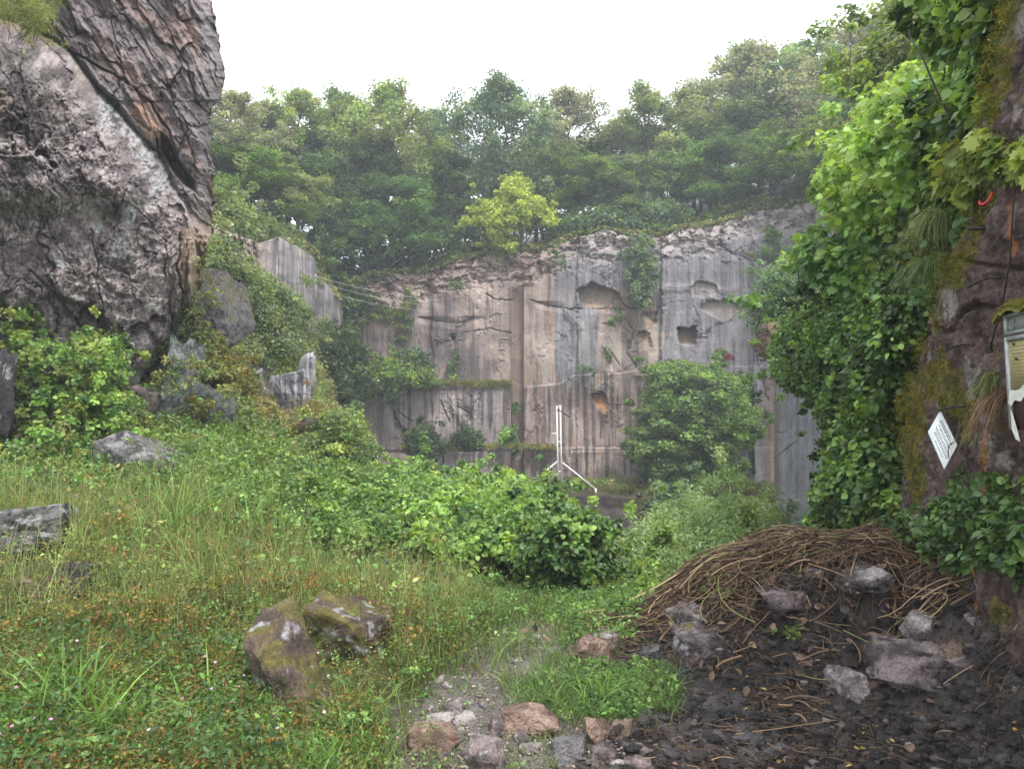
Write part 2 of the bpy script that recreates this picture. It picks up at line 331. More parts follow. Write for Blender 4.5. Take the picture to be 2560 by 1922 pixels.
tan = ss(0, 6, sdist(PXg + wob * 3, PYg + wob * 3, [(625, 312), (661, 308), (663, 355), (655, 372), (622, 378), (600, 350), (612, 330)]))
c = mixc(c, mixc([.36, .29, .22], [.46, .39, .33], .5 + blot), tan * .8)
lowp = la * ss(3, 10, sdist(PXg, PYg, LA)); c = mixc(c, mixc([.27, .23, .23], [.42, .37, .36], .5 + st1), lowp * .75 * (1 - lb))
dk = ss(.18, .5, st1 + .55 * st2) ; c = mixc(c, [.075, .066, .068], dk * .6)
lg = ss(.22, .55, -st1 + .5 * st2); c = mixc(c, [.46, .43, .42], lg * .35)
runA = lambda yl, ln: ss(ln, 0, PYg - yl) * (PYg > yl)
def drip(yl, ln, x0, x1, th):
    n = fbm(wx * 2.2 + yl, wz * .06, yl, 4, .6); l = ln * (.35 + .9 * np.clip(n + .3, 0, 1.2))
    return ss(0, .15, (l - (PYg - yl)) / ln) * (PYg > yl - .5) * ss(x0 - 3, x0, PXg) * ss(x1 + 3, x1, PXg) * ss(th, th + .25, n)
for yl, ln, x0, x1, th in [(385.5, 50, 360, 511, .0), (447, 40, 444, 556, -.35), (387, 55, 525, 640, .05), (372, 95, 560, 660, .12), (447, 30, 557, 640, .15)]:
    c = mixc(c, [.035, .03, .035], drip(yl, ln, x0, x1, th) * .62)
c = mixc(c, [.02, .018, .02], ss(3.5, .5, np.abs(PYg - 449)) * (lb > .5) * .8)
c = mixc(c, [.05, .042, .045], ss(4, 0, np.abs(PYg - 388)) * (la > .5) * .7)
c = mixc(c, mixc([.10, .075, .065], [.27, .21, .18], .5 + wr * .35), np.maximum(rough_top * ss(600, 560, PXg), lt) * .75)
c = mixc(c, mixc([.16, .14, .14], [.40, .35, .33], .45 + wr * .4), rough_top * ss(560, 600, PXg) * .8)
c = mixc(c, mixc([.16, .115, .09], [.26, .2, .16], .5 + st1), slot * .8)
c = mixc(c, mixc([.22, .16, .12], [.34, .25, .18], .5 + blot + wr * .2), cavm * .7)
c = mixc(c, [.45, .24, .10], ss(-1, 4, sdist(PXg + wob * 4, PYg + wob * 4, CAV[3][0])) * .8)
c = mixc(c, [.04, .036, .036], crk * .45)
c = mixc(c, [.06, .05, .045], rcm * .5)
c = mixc(c, [.42, .26, .14], ss(6, 0, np.hypot(PXg - 565 - wob * 6, (PYg - 300) * .3)) * .25 + ss(4, 0, np.abs(PXg - 772)) * ss(430, 450, PYg) * .5)
rsz = ss(4, 8, PXg - 757) * ss(776, 772, PXg) * ss(370, 380, PYg); c = mixc(c, mixc([.12, .08, .06], [.2, .14, .11], .5 + st1), rsz * .7)
c = mixc(c, [.10, .10, .02], ss(.35, .7, fbm(wx * 1.5, wz * 1.5, 21., 4)) * ss(30, 0, PYg - top) * .7)
c = mixc(c, [.05, .045, .048], ss(.035, .0, ew) * .35 * ss(-.2, .3, fbm(wx * .3, wz * .3, 55., 3)))
c = c * (.84 + .12 * fbm(wx * 2.2, wz * 1.6, 61., 5, .65))[..., None] * np.array([1.0, .985, .98])
c = np.clip(.24 * (c / .24) ** 1.12, .01, .7)
wall = thing('quarry_wall', 'tall sawn quarry face of tan and grey rock with drip streaks and ledges at the back of the pit', 'rock wall', (0, YB, -6))
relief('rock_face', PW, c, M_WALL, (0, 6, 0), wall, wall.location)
# ---------------------------------------------------------------- side wall, left of the back wall
cols = np.linspace(196, 353, 260); rows = np.linspace(0, 1, 300); T_, PXg = np.meshgrid(rows, cols, indexing='ij')
wob = fbm(PXg * .06, T_ * 9, 2., 4)
top = lerp(PXg, [190, 204, 259, 278, 296, 315, 319, 347, 354], [215, 222, 243, 238, 245, 259, 278, 301, 324]) + wob * 1.5
PYg = top + (440 - top) * T_; Yl = lerp(PXg, [196, 256, 312, 320, 354], [27, 31, 37, 40, 46])
wx = PXg * .05; wz = CZ + (HY - PYg) / F * Yl; wr = ridge(wx * 1.3, wz * .8, 4., 5, .6)
rg = ss(262, 246, PXg + wob * 10)
Yl = Yl - (fbm(wx * .8, wz * .5, 1., 4) * .3 + rg * wr * .5 + .6 * ss(-1, 1, PXg - 277 + (PYg - 250) * .1) - .8 * ss(317, 320, PXg) + .4 * ss(-1, 1, PXg - 338))
st1 = fbm(wx * 3.2, wz * .15, 3., 5, .62)
c = mixc([.19, .17, .18], [.40, .36, .33], .5 + st1 * 1.1); c = mixc(c, [.38, .30, .22], ss(272, 262, PXg) * ss(245, 252, PXg) * .5)
c = mixc(c, mixc([.13, .10, .085], [.36, .28, .22], .5 + wr * .35), rg * .9); c = mixc(c, [.06, .055, .06], ss(.25, .5, st1) * .7); c = mixc(c, [.16, .14, .15], ss(300, 315, PXg) * ss(322, 318, PXg) * .7)
lwall = thing('quarry_side_wall', 'pale streaked quarry face rising out of the shrubs between the dark crag and the back wall', 'rock wall', (-12, 34, 0))
relief('rock_face', at(PXg, PYg, Yl), c, M_WALL, (-3, 3.5, 0), lwall, lwall.location)
# ---------------------------------------------------------------- hill tops above the faces
hx = np.linspace(150, 980, 330); ht = np.linspace(0, 1, 60); T_, PXg = np.meshgrid(ht, hx, indexing='ij')
cy = lerp(PXg, CREST_X, CREST_Y); cyl = lerp(PXg, [150, 190, 204, 259, 278, 296, 315, 319, 340], [200, 215, 222, 243, 238, 245, 259, 278, 298])
wl = ss(345, 315, PXg); Y0 = YB * (1 - wl) + lerp(PXg, [150, 196, 256, 312, 354], [22, 27, 31, 37, 45]) * wl + .3
cy = cy * (1 - wl) + cyl * wl
Yh = Y0 * (1 + T_ * 1.2); rise = lerp(PXg, [150, 300, 500, 640, 800, 980], [26, 12, 10, 22, 40, 50])
pyh = cy + .5 - rise * (1 - (1 - T_) ** 2) - 6 * T_
Ph = at(PXg, pyh, Yh); Ph[..., 2] += fbm(Ph[..., 0] * .5, Ph[..., 1] * .5, 3., 4) * .35 * ss(0, .06, T_)
n = fbm(Ph[..., 0] * .6, Ph[..., 1] * .9, 1., 5, .6)
hc = mixc([.045, .05, .022], [.12, .095, .05], .5 + n); hc = mixc(hc, mixc([.2, .16, .14], [.34, .28, .25], .5 + n), ss(.15, .4, n) * ss(.12, .02, T_))
tag(link('hills', mesh('hills', Ph.reshape(-1, 3), [gridf(*T_.shape)[:, ::-1]], hc.reshape(-1, 3), [M_SOIL], True)), kind='structure')
def hill_at(px, Y):                            # height of the hill top at that place
    wl = float(ss(345, 315, px)); y0 = YB * (1 - wl) + float(lerp(px, [150, 196, 256, 312, 354], [22, 27, 31, 37, 45])) * wl + .3
    c_ = float(lerp(px, CREST_X, CREST_Y)) * (1 - wl) + float(lerp(px, [150, 190, 204, 259, 278, 296, 315, 319, 340], [200, 215, 222, 243, 238, 245, 259, 278, 298])) * wl
    t = min(max((Y / y0 - 1) / 1.2, 0), 1); py = c_ + .5 - float(lerp(px, [150, 300, 500, 640, 800, 980], [26, 12, 10, 22, 40, 50])) * (1 - (1 - t) ** 2) - 6 * t
    return at(px, py, Y)
# ---------------------------------------------------------------- terrace in front of the back wall
tx = np.linspace(528, 785, 300); PXg, K = np.meshgrid(tx, np.arange(80), indexing='ij'); K = K.T; PXg = PXg.T
TW = at(PXg, 496, 37.0)[..., 0]; tz = -3.0 - .15 * fbm(TW * .4, 0 * TW, 1., 3)
yy = np.where(K < 30, 45.2 - (K / 29.0) * 8.2, 37.0 - .04 * fbm(TW * 1.5, K * .2, 1., 4)); zz = np.where(K < 30, tz + .15 * fbm(TW * .6, yy * .6, 4., 3), tz - (K - 29) * .085)
Pt = np.stack([TW, yy, zz], -1); st = fbm(TW * 2.2, zz * .25, 6., 5, .62); mo = fbm(TW * 1.2, zz * 1.5, 2., 4)
c = mixc([.075, .055, .055], [.17, .13, .13], .5 + st); c = mixc(c, [.03, .026, .02], ss(-3.7, -3.1, zz + mo * .5) * .8); c = mixc(c, [.09, .085, .015], ss(.05, .4, mo - ss(-2, 2, 628 - PXg) * .5 + .35) * .7)
c = mixc(c, mixc([.05, .045, .02], [.10, .08, .04], .5 + mo), (K < 30) * 1.0)
c = mixc(c, [.2, .19, .19], ss(0, .4, -st) * ss(536, 533, PXg) * .4)
c = c * .6
ter = thing('rock_terrace', 'low dark rock terrace with mossy face carrying the white mast and the multi-stemmed tree', 'rock ledge', (6, 41, -6))
relief('rock_face', Pt, c, M_WALL, (0, .01, -.01), ter, ter.location)
# ---------------------------------------------------------------- smooth grey slab, right
cols = np.linspace(774, 842, 140); rows = np.linspace(352, 545, 300); PYg, PXg = np.meshgrid(rows, cols, indexing='ij')
Ys = lerp(PXg, [774, 780, 842], [23, 22, 17.5]); wx = PXg * .06; wz = CZ + (HY - PYg) / F * 21
Ys = Ys - fbm(wx * .5, wz * .4, 7., 4) * .10 - facets(wx * .8, wz * .5, 5, .5)[0] * .08 + ss(783, 774, PXg + fbm(wz * .6, 0 * wz, 3., 3) * 3) * .8 + .12 * ss(1.0, .2, np.abs(PYg - 432 - fbm(wx * 3, 0 * wx, 1.) * 2)) * ss(790, 780, PXg)
st = fbm(wx * 2.2, wz * .3, 1., 4, .5) * .7 + fbm(wx * 2, wz * 1.2, 8., 5, .6) * .5; c = mixc([.16, .165, .18], [.33, .335, .36], .5 + st * .7); c = mixc(c, [.2, .17, .13], ss(781, 776, PXg + st * 4) * .7)
gs = thing('grey_rock_slab', 'smooth blue-grey rock slab standing upright beside the ivy, right of the terrace tree', 'rock slab', (7, 21, -4))
relief('slab', at(PXg, PYg, Ys), c, M_WALL, (2.2, 3, 0), gs, gs.location)
# rock behind the creepers on the right
cols = np.linspace(822, 1120, 180); rows = np.linspace(0, 1, 220); T_, PXg = np.meshgrid(rows, cols, indexing='ij')
top = lerp(PXg, [772, 800, 850, 880, 920, 980, 1120], [352, 300, 210, 150, 90, -40, -160]) + fbm(PXg * .05, T_ * 0, 1.) * 8
PYg = top + (600 - top) * T_; wz = PYg * .03; wx = PXg * .03
Yr_ = lerp(PXg, [772, 800, 860, 900, 960, 1120], [20.5, 16, 11.5, 9.6, 8.0, 6.0]) + .8 * T_ * 0 - fbm(wx * 2, wz * 2, 1., 5) * .35
wr = ridge(wx * 3, wz * 3, 2., 5, .6); c = mixc([.03, .028, .026], [.13, .10, .09], .4 + wr * .3); c = mixc(c, [.06, .065, .02], ss(.0, .5, fbm(wx * 2, wz * 2, 8., 4)) * .6)
rb = thing('overgrown_cliff', 'dark rock cliff almost hidden under ivy and maple leaves', 'cliff', (5, 12, 0))
relief('rock_face', at(PXg, PYg, Yr_), c, M_CRAG, (4, 1.5, 0), rb, rb.location)
# ---------------------------------------------------------------- left crag
EP = [-70, 0, 28, 50, 79, 100, 102, 139, 165, 200, 245, 280, 300, 325, 350, 420]
EX = [205, 210, 218, 221, 224.5, 222, 212.5, 210.5, 212, 215, 208, 202, 196, 180, 160, 112]
rows = np.linspace(-70, 505, 660); uu = np.linspace(0, 1, 430); PYg, U_ = np.meshgrid(rows, uu, indexing='ij')
edge = lerp(PYg, EP, EX) + fbm(PYg * .05, 0 * PYg, 4., 5, .6) * 3.2
PXg = -110 + (edge + 110) * U_
LN = [(-110, -10), (0, 13), (28, 27), (70, 50), (102, 93), (139, 134), (162, 157), (176, 185), (185, 208), (199, 252), (206, 330), (206, 500)]
wob = fbm(PXg * .02, PYg * .02, 3., 4)
slabP = LN + [(-400, 500), (-400, -10)]
sd = sdist(PXg + wob * 5, PYg + wob * 4, slabP)
slab = ss(-2, 2, sd)
X = PXg * .0165; Zc = PYg * .0165
Yc = 9.3 + 3.6 * (np.clip(PXg + 40, 0, 300) / 260.0)
Yc += slab * (.9 * np.exp(-np.clip(sd, 0, 400) / 13.0) - .5 * ss(0, 60, sd)) * ss(225, 180, PYg)
Yc += (1 - slab) * (.25 * np.exp(-np.clip(-sd, 0, 400) / 3.0) + .75 * ss(215, 120, PXg))
Yc += .35 * ss(255, 350, PYg) + .55 * ss(.93, 1.0, U_) ** 2
ca, sa = math.cos(R(58)), math.sin(R(58))
A_ = X * ca + Zc * sa; B_ = -X * sa + Zc * ca                 # along / across the bedding
up = ridge(A_ * .7, B_ * 2.6, 5., 6, .6) * .16 + fbm(A_ * 1.2, B_ * 5, 9., 4, .6) * .08
nz0 = fbm(X * 1.7, Zc * 1.7, 77., 4)
lo = fbm(X * 1.1, Zc * 1.0, 1., 7, .68) * .17 + ridge(X * 2.2 + Zc * .5, Zc * 1.6, 7., 6, .66) * .075 + ridge(X * 7, Zc * 6, 3., 4, .7) * .034
fa, ea, ca_ = facets(X * 1.5 + .35 * nz0, Zc * 1.2 + .35 * nz0, 5, .8); fb2, eb, cb2 = facets(X * 4.2 + .5 * nz0, Zc * 3.6 + .5 * nz0, 15, .9)
smo = .35 + .65 * ss(-.35, .35, fbm(X * .55, Zc * .55, 88., 3)); fG, eG, cG = facets(X * .5 + .2 * nz0, Zc * .42 + .2 * nz0, 45, .9)
lo = lo * .75 * smo + fG * .22 - .07 * ss(.03, 0, eG) + fa * .11 + fb2 * .045 * smo - .05 * ss(.06, 0, ea) - .02 * ss(.08, 0, eb)
fu, eu, cu_ = facets(A_ * .9 + .3 * nz0, B_ * 2.6 + .3 * nz0, 25, .8); fv, ev, cv2 = facets(A_ * 2.6 + .4 * nz0, B_ * 7 + .4 * nz0, 35, .9)
up = up * .6 + fu * .20 + fv * .06 - .08 * ss(.06, 0, eu)
vb = ss(150, 182, PXg + (PYg - 330) * .15) * ss(215, 250, PYg)                 # vertical ribs, lower right
rb_ = ridge(X * 3.2, Zc * .45, 2., 5, .6) * .22
d = slab * lo * (1 - vb) + (1 - slab) * up + vb * (rb_ + lo * .5)
for P, dd, wd in [([(46, 12), (70, 50), (118, 78), (150, 100), (170, 130), (178, 160)], .25, 2), ([(60, 300), (85, 330), (100, 380)], .15, 1.6), ([(88, 225), (98, 270), (104, 330)], .12, 1.2), ([(30, 270), (60, 300), (100, 310)], .15, 1.6), ([(178, 225), (182, 290), (180, 330)], .3, 1.6), ([(165, 240), (170, 330)], .25, 1.4), ([(150, 0), (185, 60), (200, 130)], .15, 1.6), ([(120, 0), (170, 85), (200, 175)], .12, 1.4)]:
    d -= dd * ss(wd, 0, pdist(PXg + wob * 6 + nz0 * 4, PYg + wob * 6, P)) * ss(-.6, .1, nz0)
cv = [(161, 132), (170, 140), (176, 155), (186, 170), (196, 182), (197, 193), (188, 188), (178, 178), (167, 162), (160, 148)]
cvm = ss(-1, 3, sdist(PXg + wob * 3, PYg + wob * 3, cv)); d -= cvm * .9
Yc = Yc - d
Pc = at(PXg, PYg, Yc)
nn = fbm(X * 2.2, Zc * 2.2, 6., 6, .68); n3 = fbm(X * 9, Zc * 9, 2., 4, .6); n4 = fbm(A_ * 1.5, B_ * 6, 3., 5, .62)
c = mixc([.085, .068, .072], [.30, .245, .245], .5 + nn * .8 + n3 * .5 + (cb2 - .5) * .35); c = mixc(c, [.018, .016, .02], ss(.2, .5, fbm(X * 4, Zc * 3.4, 15., 5, .65)) * .65)
c = mixc(c, [.42, .39, .38], ss(.3, .6, nn + n3 * .6) * .5); c = c * (.82 + .4 * cG)[..., None]
cu = mixc([.10, .082, .09], [.27, .222, .222], .5 + n4 * .8 + (cv2 - .5) * .4); cu = mixc(cu, [.24, .15, .12], ss(.1, .5, fbm(A_ * .8, B_ * 2, 17., 4)) * .6); cu = mixc(cu, [.02, .018, .022], ss(.25, .5, n4 + n3 * .3) * .7)
c = c * slab[..., None] + cu * (1 - slab[..., None])
c = mixc(c, mixc([.24, .15, .08], [.42, .31, .19], .5 + nn), ss(172, 190, PXg + wob * 12) * ss(205, 250, PYg) * .75)
c = mixc(c, [.34, .20, .14], ss(14, 4, pdist(PXg + wob * 5, PYg + wob * 5, [(138, 108), (165, 142)])) * (1 - slab) * .8)
c = mixc(c, [.16, .12, .02], ss(-.15, .3, fbm(X * 3, Zc * 3, 12., 4)) * ss(-4, 2, sd) * ss(14, 2, sd) * ss(100, 60, PXg) * .9)
c = mixc(c, [.13, .11, .03], ss(.25, .5, fbm(X * 1.5, Zc * 1.5, 32., 5)) * slab * ss(80, 20, PXg) * ss(170, 60, PYg) * .5)
c = mixc(c, [.42, .44, .48], slab * ss(30, 4, sd + wob * 8) * ss(88, 108, PXg) * ss(212, 190, PYg) * ss(-.5, .1, n3 + nn) * .85)  # sky sheen on the slab's wet upper edge, painted in as pale colour
c = mixc(c, [.30, .26, .25], ss(.1, .5, fbm(X * .9, Zc * .9, 41., 3)) * slab * .35)
c = np.clip(c ** .88 * 1.45 * np.array([1.03, 1.0, .965]), 0, .62)
crag = thing('crag', 'huge dark overhanging crag with a diagonal cleft filling the upper left', 'cliff', (-6, 12, 0))
relief('rock_body', Pc, c, M_CRAG, (-3.5, 4.5, .3), crag, crag.location)
# ---------------------------------------------------------------- right buttress
zs = np.linspace(-.4, 5.2, 560); PEZ = [-.4, .5, 1.02, 1.6, 2.1, 2.55, 2.8, 3.1, 3.35, 3.7, 5.2]
def fy(px): return 1.73 / ((px - HX) / F - .2)
FYE = [fy(v) for v in (889, 891, 893, 907, 926, 950, 965, 977, 1003, 1012, 1010)]
uu = np.linspace(0, 1, 380); Zb, U_ = np.meshgrid(zs, uu, indexing='ij')
far = lerp(Zb, PEZ, FYE) + fbm(Zb * 2.2, 0 * Zb, 2., 4) * .09
s_ = 1 - (1 - np.clip(U_ / .85, 0, 1)); Yb = 1.6 + (far - 1.6) * s_
turn = np.clip((U_ - .85) / .15, 0, 1); Xb = 1.73 + .2 * Yb + turn ** 1.3 * 2.2 - .16 * ss(.0, .5, turn) * 0 + .06 * ss(1.2, .2, (far - Yb) / .6) ** 2
Yb = Yb + .35 * np.sin(np.clip(turn * 2, 0, 1) * math.pi / 2) - .0
dd = fbm(Yb * 1.1, Zb * 1.1, 1., 4) * .07 + ridge(Yb * 3.2, Zb * 3.2, 4., 5, .62) * .022 + fbm(Yb * 12, Zb * 12, 7., 4, .65) * .014
dd += -.05 * ss(.03, .0, np.abs(Zb - (2.05 + .12 * fbm(Yb * 2, 0 * Yb, 3.)))) - .05 * ss(.02, 0, np.abs(Zb - 2.42 - .25 * (Yb - 4.5)))
Xb = Xb - dd
nn = fbm(Yb * 3, Zb * 3, 6., 5, .65); n3 = fbm(Yb * 14, Zb * 14, 2., 4, .65)
c = mixc([.055, .036, .032], [.155, .10, .09], .5 + nn * .6 + n3 * .6); c = mixc(c, [.30, .27, .26], ss(.32, .6, fbm(Yb * 2.5, Zb * 2.5, 19., 5, .65) + ss(2.45, 2.85, Zb) * .35) * .8)
ms = fbm(Yb * 2.2, Zb * 1.6, 12., 5, .62) + ss(.9, .0, far - Yb) * .5 - .1 - ss(1.15, .9, np.abs(Zb - 1.3)) * 0
c = mixc(c, mixc([.09, .085, .012], [.2, .17, .03], .5 + n3), ss(.15, .45, ms) * .85)
c = mixc(c, [.42, .15, .04], ss(.035, .008, np.abs(Yb - 4.18 - fbm(Zb * 3, 0 * Zb, 1., 3) * .03)) * ss(1.85, 1.7, Zb) * ss(-.3, .2, fbm(Yb * 6, Zb * 2, 3., 3) + .15) * .85)
c = mixc(c, [.42, .15, .04], ss(.03, .01, np.abs(Yb - 3.83)) * ss(2.3, 2.35, Zb) * ss(2.62, 2.5, Zb) * .8)
c = mixc(c, [.015, .012, .012], ss(.03, .008, np.abs(Yb - 4.0)) * ss(1.25, 1.1, Zb) * .6)
but = thing('rock_buttress', 'reddish brown rock face with yellow moss and rust stains, carrying the notices', 'rock face', (2.7, 4.4, 0))
def bx(Y, z):                                   # surface of the buttress
    d = fbm(Y * 1.1, z * 1.1, 1., 4) * .07 + ridge(Y * 3.2, z * 3.2, 4., 5, .62) * .022; return float(1.73 + .2 * Y - d)
relief('rock_face', np.stack([Xb, Yb, Zb], -1)[::-1], c[::-1], M_BUTT, (1.5, .3, 0), but, but.location)
# ================================================================ foliage tools
RNG = np.random.RandomState(11)
def nrm(v): return v / (np.linalg.norm(v, axis=-1, keepdims=True) + 1e-9)
T_FAR = (np.array([[0, 0, 0], [.42, .45, .10], [0, 1, -.05], [-.42, .5, .06]]), [np.array([[0, 1, 2, 3]])])
T_OVAL = (np.array([[0, 0, 0], [.30, .3, .10], [.27, .65, .08], [0, 1, -.06], [-.27, .65, .08], [-.30, .3, .10]]), [np.array([[0, 1, 2, 3], [0, 3, 4, 5]])])
T_ROUND = (np.array([[0, 0, 0], [.42, .22, .10], [.40, .62, .08], [0, 1, -.08], [-.40, .62, .08], [-.42, .22, .10]]), [np.array([[0, 1, 2, 3], [0, 3, 4, 5]])])
T_THIN = (np.array([[0, 0, 0], [.11, .4, .04], [0, 1, -.10], [-.11, .4, .04]]), [np.array([[0, 1, 2, 3]])])
_a = [(0, 0), (.34, -.06), (.30, .14), (.62, .30), (.36, .44), (.40, .72), (.17, .64), (0, 1.0), (-.17, .64), (-.40, .72), (-.36, .44), (-.62, .30), (-.30, .14), (-.34, -.06)]
T_MAPLE = (np.array([[x, y, .10 * abs(x) - .08 * y * y] for x, y in _a] + [[0, .3, 0]]), [np.array([[14, i, (i + 1) % 14] for i in range(14)])])
def place(bag, T, pos, axis, up, size, col, width=1.0):
    """one leaf per row; axis = stalk-to-tip direction, up = leaf normal hint"""
    y = nrm(axis); x = nrm(np.cross(y, up)); z = np.cross(x, y); V0, Fs = T; n, k = len(pos), len(V0)
    s = np.broadcast_to(size, (n,))[:, None, None]; wd = np.broadcast_to(width, (n,))[:, None, None]
    V = pos[:, None] + s * (V0[None, :, 0:1] * wd * x[:, None] + V0[None, :, 1:2] * y[:, None] + V0[None, :, 2:3] * z[:, None])
    off = (np.arange(n) * k)[:, None, None]
    bag.add(V.reshape(-1, 3), [(f[None] + off).reshape(-1, f.shape[1]) for f in Fs], np.repeat(col, k, axis=0))
def tubes(bag, P, r, col, sides=4):
    """P (n,m,3) centre lines, r (n,m) radii, col (n,3)"""
    P = np.asarray(P, float); n, m = P.shape[:2]; r = np.broadcast_to(r, (n, m))
    t = nrm(np.gradient(P, axis=1)); ref = np.where(np.abs(t[:, :1, 2:3]) > .9, [[[1., 0, 0]]], [[[0, 0, 1.]]])
    a = nrm(np.cross(t, np.broadcast_to(ref, t.shape))); b = np.cross(t, a)
    ang = np.arange(sides) * 2 * math.pi / sides
    V = P[:, :, None] + r[:, :, None, None] * (a[:, :, None] * np.cos(ang)[None, None, :, None] + b[:, :, None] * np.sin(ang)[None, None, :, None])
    i = np.arange(n * m * sides).reshape(n, m, sides); j = np.roll(i, -1, axis=2)
    f = np.stack([i[:, :-1], j[:, :-1], j[:, 1:], i[:, 1:]], -1).reshape(-1, 4)
    bag.add(V.reshape(-1, 3), [f], np.repeat(np.broadcast_to(col, (n, 3)), m * sides, axis=0))
def rnd(n, rng): return rng.normal(size=(n, 3))
def pick(n, pal, rng, jit=.12):
    pal = np.asarray(pal, float); i = rng.randint(0, len(pal), n); j = rng.randint(0, len(pal), n); t = rng.rand(n, 1) * .6
    return np.clip((pal[i] * (1 - t) + pal[j] * t) * (1 + rng.normal(size=(n, 1)) * jit), .004, 1)
def clusters(bag, T, cen, rad, per, size, pal, rng, flat=.6, up=.7, droop=0.0, jit=.12, layered=0.0):
    """leaf clusters: cen (n,3), rad (n,), per leaves each"""
    n = len(cen); rad = np.broadcast_to(rad, (n,)); d = nrm(rnd(n * per, rng)); q = rng.rand(n * per, 1) ** .45
    cc = np.repeat(cen, per, 0); rr = np.repeat(rad, per)[:, None]; o = d * q * rr; o[:, 2] *= flat
    if layered: o[:, 2] = o[:, 2] * (1 - layered) + layered * (np.round(o[:, 2] / (rr[:, 0] * .35)) * rr[:, 0] * .35 + rng.normal(size=len(o)) * rr[:, 0] * .04)
    pos = cc + o; out = nrm(o + 1e-6)
    N = nrm(out * .5 + np.array([0, 0, 1.]) * up + rnd(n * per, rng) * .45)
    ax = nrm(np.cross(N, rnd(n * per, rng)) + out * .5 + np.array([0, 0, -droop]))
    c = np.repeat(pick(n, pal, rng, jit), per, 0) * (1 + rng.normal(size=(n * per, 1)) * .13)
    place(bag, T, pos, ax, N, size * (.6 + .7 * rng.rand(n * per)), np.clip(c, .004, 1))
# palettes (leaf reflectance)
G_MID = [(0.099, 0.178, 0.057), (0.131, 0.230, 0.068), (0.078, 0.143, 0.055), (0.173, 0.268, 0.081)]
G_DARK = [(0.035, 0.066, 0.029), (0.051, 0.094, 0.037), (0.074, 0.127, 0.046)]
G_LIGHT = [(0.217, 0.355, 0.087), (0.281, 0.426, 0.104), (0.153, 0.267, 0.081), (0.363, 0.484, 0.140)]
G_PALE = [(0.216, 0.289, 0.134), (0.280, 0.345, 0.170), (0.152, 0.216, 0.098)]
G_BLUE = [(0.112, 0.181, 0.114), (0.155, 0.235, 0.150), (0.079, 0.135, 0.091)]
G_OLIVE = [(0.211, 0.235, 0.081), (0.294, 0.291, 0.108), (0.150, 0.181, 0.066)]
BARK = (.12, .10, .085); BARKD = (.05, .042, .036)
# ---------------------------------------------------------------- trees
def curve(p0, p1, rng, m=6, bow=.12, sag=0.0):
    t = np.linspace(0, 1, m)[:, None]; L_ = np.linalg.norm(p1 - p0); o = rng.normal(size=3) * bow * L_
    return p0 + (p1 - p0) * t + o * (4 * t * (1 - t)) + np.array([0, 0, sag * L_]) * (4 * t * (1 - t)) + rng.normal(size=(m, 3)) * .012 * L_ * (t > 0) * (t < 1)
def make_tree(H, W, seed, pal, leaf=.2, per=70, nb=16, sub=4, lo=.3, T=T_FAR, bark=BARK, flat=.5, stems=1, crad=.075, layered=0.0, r0=None, droop=.2, sp=.45):
    rng = np.random.RandomState(seed); tb = Bag(); cb = Bag(); cen = []; r0 = r0 or H * .014
    for sidx in range(stems):
        base = np.array([0, 0, 0.]) + (rng.normal(size=3) * [W * .08, W * .08, 0] if stems > 1 else 0)
        lean = rng.normal(size=2) * H * (.05 if stems == 1 else .16)
        tr = curve(base, base + np.array([lean[0], lean[1], H * .88]), rng, 10, .03)
        tr[0, 2] -= .4
        tubes(tb, tr[None], np.linspace(r0, r0 * .2, 10)[None], bark, 6)
        for b in range(nb):
            h = lo + (1 - lo) * ((b + rng.rand() * .8) / nb) ** .9; h = min(h, .97)
            p0 = np.array([np.interp(h * .95, np.linspace(0, 1, 10), tr[:, k]) for k in range(3)])
            prof = math.sin(math.pi * min(1, (h - lo + .12) / (1.12 - lo)) ** .75) * .9 + .18
            a = b * 2.4 + rng.rand() * .9; ln = W * .5 * prof * (.75 + .5 * rng.rand()); el = .15 + .9 * (h - lo) + rng.normal() * .12
            p1 = p0 + ln * np.array([math.cos(a) * math.cos(el), math.sin(a) * math.cos(el), math.sin(el) * .9])
            br = curve(p0, p1, rng, 6, .07, .06); tubes(tb, br[None], np.linspace(r0 * .38, r0 * .1, 6)[None], bark, 4)
            cen.append(p1)
            for k in range(sub):
                t = .35 + .6 * (k + rng.rand()) / sub; q0 = np.array([np.interp(t, np.linspace(0, 1, 6), br[:, j]) for j in range(3)])
                q1 = q0 + nrm(rng.normal(size=3) * [1, 1, .5] + (p1 - p0) / (ln + .01) * .6 + [0, 0, .25]) * ln * sp * (.6 + .6 * rng.rand())
                tubes(tb, curve(q0, q1, rng, 4, .08)[None], np.linspace(r0 * .14, r0 * .05, 4)[None], bark, 3); cen.append(q1); cen.append((q0 + q1) / 2 + rng.normal(size=3) * .02 * H)
    cen = np.array(cen); cr = H * crad * (.6 + .8 * rng.rand(len(cen)))
    clusters(cb, T, cen, cr, per, leaf, pal, rng, flat, .75, droop, layered=layered)
    return tb, cb
def tree_meshes(nm, *a, **k):
    tb, cb = make_tree(*a, **k)
    return (mesh(nm + '_trunk', np.concatenate(tb.V), tb.Fs, np.concatenate(tb.C), [M_BARK], True), mesh(nm + '_crown', np.concatenate(cb.V), cb.Fs, np.concatenate(cb.C), [M_LEAF]))
def put_tree(ms, name, label, loc, s, rz=0, group=None, cat='tree', lean=(0, 0)):
    t = thing(name, label, cat, loc, group); t.scale = (s[0], s[0], s[1]); t.rotation_euler = (lean[0], lean[1], rz)
    link('trunk', ms[0], t); link('crown', ms[1], t); return t
G_GREY = [(0.256, 0.276, 0.176), (0.320, 0.330, 0.212), (0.194, 0.220, 0.140)]
